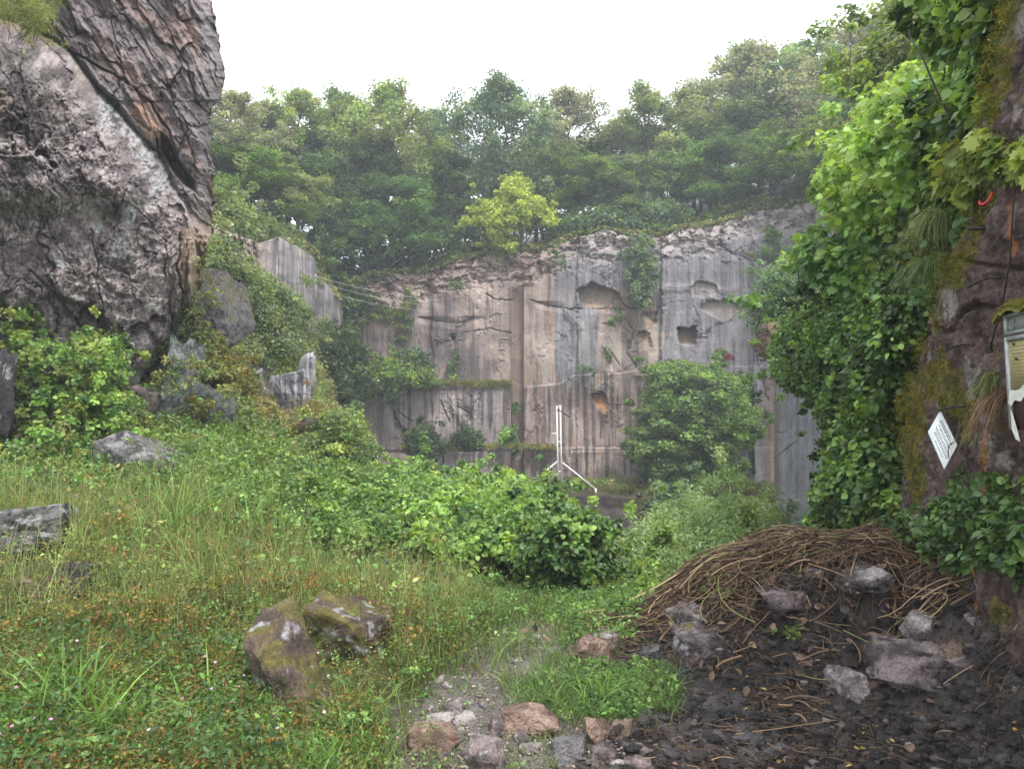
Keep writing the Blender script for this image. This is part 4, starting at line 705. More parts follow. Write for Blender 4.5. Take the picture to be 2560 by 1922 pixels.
rock('boulder', 'broad moss-covered boulder with pale crest directly right of the leaning slab', (300, 401, 588, 668), .75, 5, BRN, moss=.55, sub=6, white=.2, planes=6, tilt=0, cat='boulder')
rock('rock', 'small mossy rock in tall grass above the broad mossy boulder', (378, 402, 556, 570), .25, 6, BRN, moss=.4)
rock('boulder', 'long lichen-white boulder slanting down the bank below the crag', (92, 192, 430, 492), 1.0, 7, GRY, tilt=-24, white=.4, sub=6, cat='boulder')
rock('boulder', 'upright narrow stone wrapped in vines below the crag', (87, 116, 338, 410), .6, 8, PUR, tilt=-68, Y=11.6, white=.25, cat='boulder')
rock('boulder', 'dark lichen-spotted stone standing at the left edge of the photo', (-22, 13, 345, 440), .6, 9, BLK, Y=9.5, white=.15, rough=2.2, cat='boulder')
rock('boulder', 'dark brown angular boulder in vines at the foot of the crag', (134, 184, 384, 444), .9, 10, PUR, Y=12.2, dark=.15, cat='boulder')
b_ = rock('boulder', 'big wedge-shaped boulder with orange moss and a red paint smear beside the crag', (198, 245, 272, 340), 2.0, 11, GRY, moss=.5, Y=18.0, sub=6, sink=.3, cat='boulder')
rock('boulder', 'tall greenish-white rock rib at the foot of the crag corner', (160, 196, 335, 470), 1.2, 12, ([.05, .06, .055], [.25, .285, .265]), tilt=78, Y=12.0, sub=6, rough=1.8, dark=.1, cat='boulder')
rock('boulder', 'pitted pale green and black rock beside the greenish-white rib', (178, 232, 382, 478), 1.3, 13, ([.03, .036, .035], [.21, .235, .225]), Y=12.4, sub=6, rough=2.6, dark=.28, moss=.15, cat='boulder')
rock('boulder', 'reddish-brown rough rock in the slope scrub under the pale slab', (278, 333, 408, 446), 1.2, 14, PUR, Y=20.5, rough=1.6, cat='boulder')
rock('boulder', 'purple-brown rock cropping out below the reddish slope rock', (340, 368, 432, 466), 1.0, 15, PUR, Y=19.5, rough=1.6, moss=.2, cat='boulder')
rock('boulder', 'mossy orange-brown boulder crowning the grey slab on the right', (756, 812, 318, 362), 2.0, 16, PINK, moss=.42, Y=22.8, sub=6, sink=.1, cat='boulder')
# the pale sawn slab with the jagged top on the left slope
SP = D([(548, 805), (566, 800), (570, 835), (578, 842), (592, 812), (622, 806), (660, 800), (664, 770), (682, 768), (682, 815), (676, 855), (664, 880), (630, 888), (600, 905), (565, 912), (549, 900), (545, 850)])
cols = np.linspace(250, 318, 110); rws = np.linspace(352, 425, 110)
xb, yb_ = np.array(SP)[:, 0], np.array(SP)[:, 1]; bm_v = np.array(SP)
def slab_poly(name, label, P, Y, th, mat_, colf, cat):
    P = np.array(P); ys = []; u = np.linspace(0, 1, 60); xs = np.linspace(P[:, 0].min() + .3, P[:, 0].max() - .3, 110); top = []; bot = []
    for x in xs:
        yy_ = np.linspace(P[:, 1].min() - 1, P[:, 1].max() + 1, 300); k = inpoly(np.full(300, x), yy_, [tuple(p) for p in P]); top.append(yy_[k].min()); bot.append(yy_[k].max())
    top, bot = np.array(top), np.array(bot); PX_, T2 = np.meshgrid(xs, u); PY_ = top[None] + (bot - top)[None] * T2; wz_ = PY_ * .03
    Yq = Y - fbm(PX_ * .05, wz_, 3., 4) * .12; C_ = colf(PX_, PY_); root = at(P[:, 0].mean(), P[:, 1].max(), Y); t = thing(name, label, cat, root)
    relief('slab', at(PX_, PY_, Yq), C_, mat_, (-.5, th, 0), t, root); return t
def sc_(PX_, PY_):
    s = fbm(PX_ * .32, PY_ * .02, 3., 5, .62); c = mixc([.16, .16, .18], [.48, .48, .49], .45 + s * 1.1); c = mixc(c, [.035, .03, .03], ss(.7, .2, np.abs(PY_ - 394 - fbm(PX_ * .1, 0 * PX_, 1.) * 1.5)) * .8)
    return .72 * mixc(c, [.09, .09, .11], ss(394, 397, PY_) * ss(300, 290, PX_) * .65)
slab_poly('grey_rock_slab', 'pale grey sawn slab with jagged top edge standing on the left slope', SP, 21.0, 1.0, M_WALL, sc_, 'rock slab')
slab_poly('grey_rock_slab', 'narrow pale shard beside the sawn slab on the left slope', D([(525, 850), (533, 836), (540, 845), (538, 878), (526, 872)]), 21.2, .5, M_WALL, sc_, 'rock slab')
RK = [('orange-brown angular rock at the left foot of the mound near the path', (566, 612, 632, 667), .35, PINK, {}), ('flat whitish rock behind the orange-brown one', (590, 628, 630, 646), .3, WHT, {}),
      ('squarish white and rusty block at the left end of the mound', (666, 704, 600, 634), .35, WHT, dict(planes=4)), ('grey rock with mossy left side below the squarish white block', (672, 727, 626, 664), .4, PUR, dict(moss=.15, white=.2)),
      ('thin dark slate leaning towards the lower left beside the mound', (637, 669, 642, 666), .25, GRY, dict(tilt=38)), ('purple-grey rock with dark hollow underneath in the middle of the stalks', (756, 815, 585, 618), .4, PUR, dict(dark=.2, hollow=(0.1, -.6, .5))),
      ('large rock with pale face high on the stalk-covered mound', (828, 892, 559, 598), .45, WHT, dict(dark=.2, sub=6, tilt=0)), ('largest brown-grey rock on the right at the foot of the mound', (873, 962, 639, 694), .5, PUR, dict(sub=6, dark=.05)),
      ('rock with white top and dark base in front of the mound', (829, 866, 667, 702), .3, WHT, dict(dark=.12)), ('upright pale grey rock leaning above the largest brown-grey rock', (904, 940, 612, 652), .3, WHT, {}),
      ('small pale rock tucked beside the upright pale one', (915, 942, 640, 660), .22, GRY, dict(white=.1)), ('pink-brown rock between mound and upright pale rock', (861, 894, 624, 646), .25, PINK, {}), ('brown rock right of the upright pale rock', (940, 972, 637, 660), .25, BRN, {}),
      ('small grey-brown rock touching the right end of the largest rock', (954, 984, 655, 674), .22, PUR, {}), ('small white stone below the pink-brown rock', (861, 872, 640, 652), .1, WHT, {}),
      ('long rock with orange-rust top in the foreground beside the path', (493, 559, 702, 734), .3, PINK, dict(sub=6)), ('dark brown boulder end under the rusty long rock', (488, 506, 712, 738), .2, PUR, {}),
      ('orange-topped left half of the pair around the dark hollow', (584, 612, 713, 742), .22, PINK, {}), ('dark mossy right half of the pair around the dark hollow', (606, 638, 712, 744), .22, BRN, dict(dark=.25)),
      ('low rounded pinkish rock half buried in the gravel of the path', (402, 461, 724, 750), .28, PINK, {}), ('pointed purple rock with bright white tip in the foreground', (468, 506, 732, 776), .25, PUR, dict(white=.2)),
      ('bright white chalky stone in the foreground grass', (517, 544, 741, 757), .14, WHT, dict(white=.3)), ('small white stone right behind the chalky one', (514, 530, 732, 744), .1, WHT, {}), ('dark grey squarish rock in the foreground between the white stone and the hollow pair', (544, 590, 733, 764), .28, GRY, dict(planes=4)),
      ('small purplish rock below the dark hollow pair', (588, 619, 743, 768), .2, PUR, {}), ('flat brown stone at the bottom of the photo near the wet soil', (622, 658, 756, 772), .2, PUR, {}),
      ('pale stone in the path, farther one of the white pair', (433, 446, 675, 684), .1, WHT, {}), ('pale stone in the path, nearer one of the white pair', (441, 453, 680, 690), .1, WHT, {}), ('squarish pale stone beside the path grass', (443, 463, 700, 716), .14, WHT, {}),
      ('flat pale slab stone under the squarish pale one', (452, 480, 714, 724), .16, WHT, {}), ('broad flat white stone in the gravel path', (424, 455, 714, 728), .18, WHT, {}), ('brownish stone in the left part of the gravel path', (392, 418, 742, 752), .15, PUR, {}),
      ('small reddish stone on the wet soil at the lower right', (900, 930, 738, 752), .12, PINK, {}), ('dark stone on the wet soil left of the mound foot', (724, 748, 672, 692), .15, BLK, {}), ('small dark clod-like stone on the wet soil near the path edge', (702, 724, 712, 724), .12, BLK, {}),
      ('pale stone peeping out of the straw high on the mound', (805, 822, 566, 580), .15, WHT, {}), ('rusty pale stone on the left shoulder of the mound', (758, 776, 572, 586), .15, PINK, {}), ('round grey stone at the right crest of the mound', (900, 912, 546, 556), .12, GRY, {})]
for i, (lb, bx4, dp, pal, kw) in enumerate(RK):
    big = bx4[1] - bx4[0] > 25; kw = dict(kw); kw.setdefault('sub', 6 if big else 4); rock('rock' if big else 'stone', lb, bx4, dp, 30 + i, pal, cat='rock' if big else 'stone', **kw)
# ================================================================ ground cover
def project(x, Y): return HX + x / Y * F, HY - (hgt(x, Y, False) - CZ) / Y * F
def scatter(n, Y0, Y1, px0, px1, acc, seed):
    rng = np.random.RandomState(seed); k = 3
    iy = rng.rand(n * k); Yv = 1 / (1 / Y1 + (1 / Y0 - 1 / Y1) * iy); px = px0 + (px1 - px0) * rng.rand(n * k); x = (px - HX) / F * Yv
    m = rng.rand(n * k) < acc(x, Yv); x, Yv = x[m][:n], Yv[m][:n]; return x, Yv, hgt(x, Yv), rng
def meadow(x, Y):
    px = HX + x / Y * F; clump = .35 + .9 * ss(-.3, .4, fbm(x * 1.6, Y * 1.6, 44., 3))
    return np.clip((1 - soilmask(x, Y)) * (1 - .93 * pathmask(x, Y)) * clump * keep(x, Y), 0, 1)
def keep(x, Y):
    px = HX + x / Y * F; k = np.ones(np.shape(x))
    for x0, x1, Yk, hk in KEEP: k = np.where((px > x0) & (px < x1) & (Y < Yk + .1) & (Y > Yk - .35 - 1.6 * hk), .12, k)
    return k
def blades(bag, x, Y, z, H, wd, lean, pal, rng, m=5, jit=.2):
    n = len(x); root = np.stack([x, Y, z - .01], -1); a = rng.rand(n) * 2 * math.pi; d = np.stack([np.cos(a), np.sin(a), 0 * a], -1)
    t = np.linspace(0, 1, m)[None, :, None]; H = np.broadcast_to(H, (n,))[:, None, None]; ln = (lean * (.3 + rng.rand(n) * 1.2))[:, None, None]
    P = root[:, None] + d[:, None] * H * ln * t ** 2 + np.array([0, 0, 1.]) * H * (t - .42 * np.clip(ln, 0, 1.6) * t ** 2.2) + rng.normal(size=(n, 1, 3)) * .05 * H * t
    sdv = np.cross(d, [0, 0, 1.])[:, None] * np.cos(a * 3)[:, None, None] + d[:, None] * np.sin(a * 3)[:, None, None]
    wv_ = np.array([.7, 1, .85, .5, .06])[:m] if m == 5 else np.array([.8, 1, .08]); w3 = np.broadcast_to(wd, (n,))[:, None, None] * wv_[None, :, None] * .5
    V = np.stack([P - sdv * w3, P + sdv * w3], 2); i = np.arange(n * m * 2).reshape(n, m, 2); f = np.stack([i[:, :-1, 0], i[:, :-1, 1], i[:, 1:, 1], i[:, 1:, 0]], -1).reshape(-1, 4)
    bag.add(V.reshape(-1, 3), [f], np.repeat(pick(n, pal, rng, jit), m * 2, 0)); return P[:, -1]
GP = [(.14, .235, .05), (.09, .17, .04), (.23, .28, .09), (.17, .21, .07), (.06, .12, .03)]
GO = [(.20, .21, .07), (.28, .22, .09), (.15, .19, .05), (.26, .16, .07), (.12, .16, .04)]
gb = Bag()
def zone_grass(n, Y0, Y1, px0, px1, H0, H1, pal, seed, lean=.6, acc=meadow, w=.0042):
    x, Yv, z, rng = scatter(n, Y0, Y1, px0, px1, acc, seed); H = (H0 + (H1 - H0) * rng.rand(len(x))) * (.55 + .5 * ss(-.4, .4, fbm(x * 2, Yv * 2, 7., 3)))
    blades(gb, x, Yv, z, H, np.maximum(w * (.6 + .8 * rng.rand(len(x))), .00075 * Yv), lean, pal, rng)
oz = lambda x, Y: meadow(x, Y) * ss(-.1, .35, fbm(x * 2.3, Y * 2.3, 3., 4) + .12)
zone_grass(30000, 6.2, 15, -60, 420, .25, .6, GP, 1)
zone_grass(16000, 4.4, 7.5, -60, 520, .18, .45, GP, 2, .8)
zone_grass(13000, 4.3, 7.5, -60, 400, .15, .42, GO, 3, .9, oz)
zone_grass(22000, 2.7, 4.6, -80, 420, .12, .42, GP + GO[:2], 4, .8)
zone_grass(5000, 4.4, 10, -60, 470, .45, .85, [(.30, .36, .14), (.22, .30, .09), (.36, .32, .16)], 21, .35, meadow, .003)
zone_grass(7000, 5.5, 9, 380, 640, .15, .35, GP, 5, .8)
zone_grass(2900, 3.6, 4.9, 500, 680, .05, .24, [(.10, .19, .045), (.14, .24, .06), (.08, .15, .04), (.20, .22, .09)], 6, .9, lambda x, Y: ss(.5, .2, np.hypot((x - .52) / .5, (Y - 4.2) / .5) - .5 + .8 * fbm(x * 3, Y * 3, 5.5, 3)) * .9 + .05)
zone_grass(3000, 2.9, 5.6, 330, 560, .04, .12, GP, 7, .7, lambda x, Y: pathmask(x, Y) * ss(.05, .4, fbm(x * 3, Y * 3, 9., 3)) + .25 * (1 - soilmask(x, Y)))
zone_grass(2500, 4.8, 6.5, 420, 640, .06, .18, GP, 8, .8, lambda x, Y: (1 - soilmask(x, Y)) + 0 * x)
# broad-bladed tufts, each blade thick and arching
for px, Y, n_, H, seed in [(60, 3.5, 90, .42, 1), (110, 3.35, 80, .38, 2), (30, 3.2, 70, .35, 3), (215, 3.55, 40, .35, 4), (320, 3.15, 120, .2, 5), (345, 3.4, 90, .22, 6), (372, 4.9, 70, .3, 7), (250, 7.3, 30, .7, 8), (285, 7.6, 24, .7, 9), (172, 6.4, 26, .8, 10), (215, 5.6, 26, .65, 11), (440, 6.3, 60, .28, 12), (600, 4.1, 60, .17, 13)]:
    rng = np.random.RandomState(seed); c0 = gnd(px, Y); x = c0[0] + rng.normal(size=n_) * .06; yv = c0[1] + rng.normal(size=n_) * .06
    blades(gb, x, yv, hgt(x, yv), 1.25 * H * (.6 + .5 * rng.rand(n_)), .011 + .006 * rng.rand(n_), .7, [(.15, .27, .05), (.19, .32, .08), (.10, .2, .04)], rng)
tag(gb.put('grass', M_GRASS), 'long wet grass in yellow-green tufts over the left bank and beside the path', 'grass', kind='stuff')
hb = Bag(); hs = Bag()
def herbs(n, Y0, Y1, px0, px1, H, pal, seed, T=T_OVAL, leaf=.028, per=12, rad=.06, acc=meadow, stem=True):
    x, Yv, z, rng = scatter(n, Y0, Y1, px0, px1, acc, seed); h = H * (.2 + .8 * rng.rand(len(x))); c = np.stack([x + rng.normal(size=len(x)) * .03, Yv, z + h], -1)
    clusters(hb, T, c, rad * (.6 + .8 * rng.rand(len(x))), per, leaf, pal, rng, .6, .9, .1, .25)
    if stem: r = np.stack([x, Yv, z - .02], -1); P = np.stack([r, (r + c) / 2 + rng.normal(size=r.shape) * .012, c], 1); tubes(hs, P, .0012 + .0002 * Yv.mean(), pick(len(x), [(.16, .08, .04), (.12, .17, .05), (.20, .20, .08)], rng), 3)
HG = [(.13, .23, .06), (.18, .31, .08), (.09, .17, .05), (.24, .34, .10)]; HO = [(.22, .20, .05), (.16, .17, .04), (.28, .15, .05), (.12, .16, .04)]; HR = [(.30, .08, .04), (.34, .14, .05), (.22, .06, .04), (.25, .17, .05)]
herbs(4500, 2.7, 4.6, -80, 430, .20, HG, 1, leaf=.02)
herbs(5200, 2.7, 4.8, -80, 380, .22, HO, 2, leaf=.018)
herbs(1000, 2.7, 4.8, -80, 350, .24, HR, 3, leaf=.015, rad=.04)
herbs(4200, 4.5, 8, -60, 480, .30, HG + HO, 4, leaf=.022, rad=.07)
herbs(1500, 4.2, 8.5, -60, 420, .38, HR[:1] + HR[3:] + HO + HO, 5, leaf=.022, rad=.05, acc=oz)
herbs(4200, 8, 16, -60, 400, .38, HG + GP, 6, leaf=.05, rad=.12, stem=False)
herbs(1300, 4.8, 9, 400, 640, .2, HG, 7, leaf=.028)
herbs(150, 3.8, 4.8, 540, 670, .08, HG, 8, leaf=.03, acc=lambda x, Y: ss(.5, .2, np.hypot((x - .55) / .45, (Y - 4.25) / .45) - .5) + 0 * x)
herbs(160, 2.8, 4.3, 340, 620, .03, HG, 9, leaf=.018, acc=lambda x, Y: .5 * keep(x, Y))
herbs(500, 3.0, 3.9, -80, 380, .24, HG, 10, T=T_MAPLE, leaf=.03, per=7)
herbs(700, 2.8, 4.4, -80, 360, .34, [(.05, .10, .03), (.07, .13, .035), (.10, .17, .05)], 12, leaf=.026, per=9, rad=.06)
herbs(900, 2.8, 5.5, -80, 400, .08, [(.10, .055, .035), (.16, .09, .05), (.07, .045, .03)], 13, leaf=.03, per=9, rad=.07, stem=False)
herbs(300, 4.4, 9.5, -60, 450, .75, HG + GO[:2], 15, leaf=.035, per=12, rad=.09)
herbs(160, 4.4, 8, -60, 450, .5, GO + HR[3:], 16, T=T_THIN, leaf=.03, per=12, rad=.05)
# vines on the bank under the crag
def bank(n, px0, px1, py0, py1, Yf, rad, per, leaf, pal, seed, lift=.25, T=T_ROUND, poly=None):
    rng = np.random.RandomState(seed); q = np.stack([px0 + (px1 - px0) * rng.rand(n * 3), py0 + (py1 - py0) * rng.rand(n * 3)], -1)
    if poly: q = q[inpoly(q[:, 0], q[:, 1], poly)]
    q = q[:n]; Yv = Yf(q[:, 0], q[:, 1]) + rng.normal(size=len(q)) * .25; c = at(q[:, 0], q[:, 1], Yv); clusters(hb, T, c, rad * (.5 + .9 * rng.rand(len(q))), per, leaf, pal, rng, .8, .5, .2, .25)
tag(hb.put('herbs', M_LEAF), 'mixed green, ochre and reddish herbs covering the bank', 'ground cover', kind='stuff')
tag(hs.put('herb_stems', M_DRY), 'thin reddish stems of the herbs on the bank', 'ground cover', kind='stuff')
SL = lambda px, py: lerp(px, [160, 300, 420], [14, 18, 20])
mass('vine_tangle', 'vine-covered bank with heart-shaped light green leaves under the crag at the left', 'creeper', D([(-40, 620), (30, 610), (90, 680), (110, 740), (200, 700), (260, 740), (280, 850), (330, 920), (300, 960), (220, 930), (300, 1000), (200, 1040), (0, 1040), (-40, 1040)]), 0, 2.2, 1500, .13, 40, .055, G_LIGHT + G_OLIVE + G_MID[1:] + [(.34, .38, .10)], T_ROUND, 80, ragged=.5, Yf=lambda px, py: lerp(py, [290, 420, 485], [10.8, 10.6, 9.6]), stems=50, stemr=.006, base=(60, 470), jit=.22)
mass('vine_tangle', 'dark creeper hanging down the foot of the crag beside the ochre rock ribs', 'creeper', D([(285, 690), (330, 680), (345, 715), (400, 720), (470, 720), (420, 760), (370, 740), (350, 800), (290, 820), (260, 760), (300, 720)]), 13.0, 1.0, 210, .18, 40, .075, G_MID + G_OLIVE + G_DARK, T_ROUND, 81, ragged=.5, stems=16, stemr=.006, base=(150, 380), jit=.22)
mass('vine_tangle', 'thin yellow-green creeper scattered over the ribs of the crag', 'creeper', D([(385, 560), (450, 560), (440, 640), (420, 700), (385, 700), (370, 620)]), 12.6, .4, 26, .15, 26, .06, G_OLIVE, T_OVAL, 82, stems=4)
mass('vine_tangle', 'loose light creeper and dry herbs straggling over the greenish-white rock rib', 'creeper', D([(330, 800), (380, 760), (440, 780), (500, 800), (520, 880), (480, 920), (400, 940), (330, 930)]), 11.4, .5, 70, .14, 30, .055, G_OLIVE + G_MID[1:] + [(.24, .20, .06)], T_OVAL, 93, ragged=.4, stems=10, stemr=.004)
mass('crag_shrub', 'yellow-green tuft growing on the ledge of the crag in the top left corner', 'shrub', D([(-30, -30), (60, -30), (110, 20), (100, 60), (70, 70), (30, 40), (-30, 20)]), 9.3, .7, 150, .13, 50, .045, G_OLIVE + [(.2, .24, .08)], T_THIN, 83, stems=14, stemr=.004)
mass('bank_scrub', 'waist-high leafy weeds on the bank between the grass and the thicket', 'shrub', D([(490, 960), (560, 940), (640, 990), (760, 1000), (830, 1020), (860, 1150), (780, 1180), (680, 1160), (600, 1120), (520, 1090), (480, 1040)]), 0, 1.4, 620, .17, 42, .06, HG + G_MID + G_LIGHT[:1], T_OVAL, 84, Yf=lambda px, py: lerp(py, [445, 480, 540], [14, 11, 8.3]), stems=40, stemr=.006, base=(300, 530), jit=.22)
mass('bank_scrub', 'low scrub and dry grass sloping up from the meadow towards the pitted green rock', 'shrub', D([(300, 960), (420, 990), (500, 960), (560, 1000), (520, 1050), (420, 1060), (330, 1040)]), 11.2, 1.6, 230, .2, 42, .06, HG + GP + HO[:2], T_OVAL, 85, stems=10, jit=.25)
# small scrub that hides the bare slope
cv_ = Bag(); rng = np.random.RandomState(9)
def cover(n, poly, Yf, rad, per, leaf, pal, T=T_OVAL):
    P = np.array(poly); lo, hi = P.min(0), P.max(0); q = lo + (hi - lo) * rng.rand(n * 4, 2); q = q[inpoly(q[:, 0], q[:, 1], poly)][:n]; Yv = Yf(q[:, 0], q[:, 1]) + rng.normal(size=len(q)) * .3
    clusters(cv_, T, at(q[:, 0], q[:, 1], Yv), rad * (.5 + .9 * rng.rand(len(q))), per, leaf, pal, rng, .7, .6, .2, .3)
def onhill(n, x0, x1, Y0, Y1, rad, per, leaf, pal, T, acc=None):
    x = x0 + (x1 - x0) * rng.rand(n); Y = Y0 + (Y1 - Y0) * rng.rand(n)
    if acc is not None: k = acc(x, Y); x, Y = x[k], Y[k]
    z = hgt(x, Y); clusters(cv_, T, np.stack([x, Y, z + rad * .5], -1), rad * (.5 + .9 * rng.rand(len(x))), per, leaf, pal, rng, .7, .7, .1, .3)
onhill(2600, -16, 0, 13, 34, .5, 40, .13, G_MID + G_OLIVE + G_LIGHT[:2], T_OVAL, lambda x, Y: ~((x / Y * F + HX > 232) & (x / Y * F + HX < 345) & (Y < 22)))
onhill(500, -8, -2.5, 13, 20.5, .2, 40, .09, GO + G_OLIVE, T_OVAL)
onhill(1300, -5, 1.5, 9, 16, .3, 40, .075, HG + G_MID, T_OVAL)
onhill(1000, -1, 6, 8, 14, .26, 40, .06, HG + G_MID, T_OVAL)
onhill(900, -4, 14, 16, 37, .5, 40, .13, G_MID + G_OLIVE, T_OVAL)
pxs = 200 + 680 * rng.rand(2600); kk = rng.rand(2600) ** 2
hp = np.array([hill_at(a, (YB if a > 345 else 24 + (a - 150) * .1) * (1 + .14 * k_) + .5) for a, k_ in zip(pxs, kk)])
clusters(cv_, T_FAR, hp + [0, 0, .12], .42, 30, .15, G_MID + G_OLIVE + GO[:2], rng, .5, .7, .1, .35)
cover(500, [(425, 380), (512, 380), (512, 387), (425, 387)], lambda a, b: 44.0 + 0 * a, .16, 26, .12, GP + GO, T_THIN)
cover(420, [(400, 444), (512, 443), (556, 445), (556, 448), (400, 451)], lambda a, b: 42.6 + 0 * a, .16, 26, .12, GP + GO[:1] + [(.45, .38, .05)], T_THIN)
cover(700, [(590, 484), (780, 484), (780, 498), (590, 498)], lambda a, b: 38.5 + 0 * a, .22, 30, .13, GO + G_MID, T_THIN)
cover(500, [(523, 480), (640, 478), (640, 494), (590, 496), (530, 496)], lambda a, b: 40 + 0 * a, .25, 30, .12, G_MID + G_OLIVE, T_FAR)
tag(cv_.put('slope_scrub', M_LEAF), 'patchy low scrub and grass on the slopes, ledges and rim', 'ground cover', kind='stuff')
# ---------------------------------------------------------------- dry stalks on the mound
sb = Bag(); rng = np.random.RandomState(3)
def mound_pts(n, sx=.75, sy=.6, cx=2.15, cy=5.35):
    return cx + rng.normal(size=n) * sx, cy + rng.normal(size=n) * sy
def stalks(n, fx, Lr, lift, r, pal, curl=1.0, thin=True):
    x, y = fx(n); k = (x > .55) & (y > 3.3) & (y < 6.6) & (x < 1.6 + .27 * y) & (rng.rand(len(x)) < keep(x, y)) & (rng.rand(len(x)) < (.08 if Lr[1] > .3 else .9) + ss(4.7, 5.5, y) + .6 * ss(2.5, 2.8, x)); x, y = x[k], y[k]; n = len(x); a = rng.rand(n) * 6.28; a = np.where(rng.rand(n) < .25, rng.normal(size=n) * .5, a); Ln = Lr[0] + (Lr[1] - Lr[0]) * rng.rand(n)
    m = 8; t = np.linspace(-.5, .5, m)[None]; kk_ = rng.normal(size=n)[:, None] * 1.8 * curl; ang = a[:, None] + kk_ * t; dx = np.cumsum(np.cos(ang), 1) / m * Ln[:, None]; dy = np.cumsum(np.sin(ang), 1) / m * Ln[:, None]
    X_ = x[:, None] + dx - dx.mean(1, keepdims=True); Y_ = y[:, None] + dy - dy.mean(1, keepdims=True); zz_ = hgt(X_, Y_, False)
    zs_ = zz_ * .75 + zz_.max(1, keepdims=True) * .25 + lift * rng.rand(n)[:, None] ** 1.5 + .03 + (rng.rand(n)[:, None] ** 3) * .12 * Ln[:, None] * (1 - (2 * t) ** 2)
    tubes(sb, np.stack([X_, Y_, zs_], -1), (r * (.5 + .8 * rng.rand(n)))[:, None] * np.ones((1, m)), pick(n, pal, rng, .3), 4)
STRAW = [(.13, .075, .042), (.20, .125, .07), (.06, .035, .024), (.32, .22, .13), (.09, .05, .03), (.04, .026, .02)]
stalks(3600, lambda n: mound_pts(n), (.2, .7), .06, .0022, STRAW)
stalks(1500, lambda n: mound_pts(n), (.12, .5), .08, .0032, STRAW, curl=.4)
stalks(900, lambda n: mound_pts(n, .55, .35, 2.3, 5.6), (.3, .9), .07, .0026, STRAW)
stalks(500, lambda n: mound_pts(n, .35, .3, 2.65, 4.9), (.3, .8), .10, .003, STRAW)
stalks(260, lambda n: mound_pts(n, .5, .4, 1.9, 4.8), (.3, .8), .05, .003, [(.20, .22, .07), (.30, .26, .12)])
stalks(200, lambda n: mound_pts(n, .3, .15, 1.15, 5.3), (.15, .5), .05, .003, STRAW)
stalks(2600, lambda n: (.6 + 2.4 * rng.rand(n), 3.1 + 1.9 * rng.rand(n)), (.03, .18), .006, .0018, STRAW + [(.04, .03, .025), (.02, .016, .014), (.06, .045, .035)])
stalks(60, lambda n: (.7 + 2.2 * rng.rand(n), 3.3 + 1.5 * rng.rand(n)), (.2, .5), .03, .0035, STRAW)
stalks(900, lambda n: mound_pts(n, .8, .6, 2.1, 5.1), (.08, .3), .07, .006, [(.05, .032, .022), (.10, .06, .04), (.03, .02, .016), (.30, .20, .12)], curl=.25)
stalks(240, lambda n: mound_pts(n, .8, .6, 2.1, 5.0), (.25, .6), .12, .0035, [(.36, .26, .15), (.28, .19, .10)], curl=.5)
stalks(2200, lambda n: mound_pts(n, .7, .5, 2.2, 5.5), (.05, .26), .10, .003, [(.05, .032, .024), (.16, .10, .06), (.28, .19, .11), (.09, .055, .035)], curl=.5)
x_, y_ = mound_pts(1800, .7, .5, 2.2, 5.45); k_ = x_ < 1.6 + .27 * y_; x_, y_ = x_[k_], y_[k_]; z_ = hgt(x_, y_) + .02 + .08 * rng.rand(len(x_)); place(sb, T_OVAL, np.stack([x_, y_, z_], -1), rnd(len(x_), rng), np.array([0, -.3, 1.]) + rnd(len(x_), rng) * .5, .045 * (.5 + rng.rand(len(x_))), pick(len(x_), [(.14, .085, .055), (.20, .13, .08), (.07, .042, .03), (.10, .06, .04)], rng, .25))
tag(sb.put('dry_stalks', M_DRY), 'heap of brown dead creeper stalks thrown over the soil mound', 'dead stalks', kind='stuff')
# seedlings sprouting on the mound
mass('seedlings', 'low ivy seedlings sprouting in the middle of the soil mound', 'plant', [(770, 628), (790, 622), (815, 624), (832, 632), (826, 645), (800, 652), (778, 645)], 4.75, .3, 60, .035, 10, .035, HG + G_MID, T_ROUND, 91, stems=8, stemr=.002)
mass('seedlings', 'nettle seedlings sprouting at the left shoulder of the mound', 'plant', [(700, 590), (725, 575), (740, 590), (730, 618), (705, 618)], 5.1, .3, 40, .04, 10, .035, HG + G_MID, T_OVAL, 92, stems=8, stemr=.002)
for i, (lb2, bx4) in enumerate([('pale angular stone lodged in the stalks at the top of the mound', (842, 858, 545, 556)), ('brown stone on the left slope of the mound above the squarish block', (716, 734, 588, 600)), ('pale chip of rock beside the purple-grey hollow rock', (738, 756, 600, 612)), ('angular grey stone below the large pale-faced rock', (836, 852, 604, 618)), ('rusty stone between the mound rocks and the wet soil', (794, 812, 652, 664)), ('grey stone at the right foot of the mound by the bramble', (968, 990, 612, 628)), ('pale sharp stone near the squarish white block', (704, 722, 622, 634))]): rock('stone', lb2, bx4, .14, 90 + i, (WHT, PINK, WHT, GRY, PINK, PUR, WHT)[i], cat='stone', sub=5, sink=.0)
# litter: leaf scraps, chips and crumbs of soil and stone
lb = Bag()
def litter(n, T, size, pal, acc, Y0, Y1, px0, px1, seed, up=2.0, lift=.006):
    x, Yv, z, rng_ = scatter(n, Y0, Y1, px0, px1, acc, seed); n = len(x); N = nrm(np.array([0, 0, 1.]) * up + rnd(n, rng_) * .6); ax = nrm(np.cross(N, rnd(n, rng_)))
    place(lb, T, np.stack([x, Yv, z + lift], -1), ax, N, size * (.4 + 1.1 * rng_.rand(n)), pick(n, pal, rng_, .3), .5 + .8 * rng_.rand(n))
litter(5000, T_OVAL, .022, [(.05, .04, .035), (.09, .06, .045), (.14, .08, .05), (.03, .025, .025)], soilmask, 2.8, 6.5, 560, 1060, 1)
litter(130, T_OVAL, .026, [(.50, .38, .05), (.42, .36, .10), (.3, .14, .06)], soilmask, 2.8, 5, 620, 1050, 2, 3)
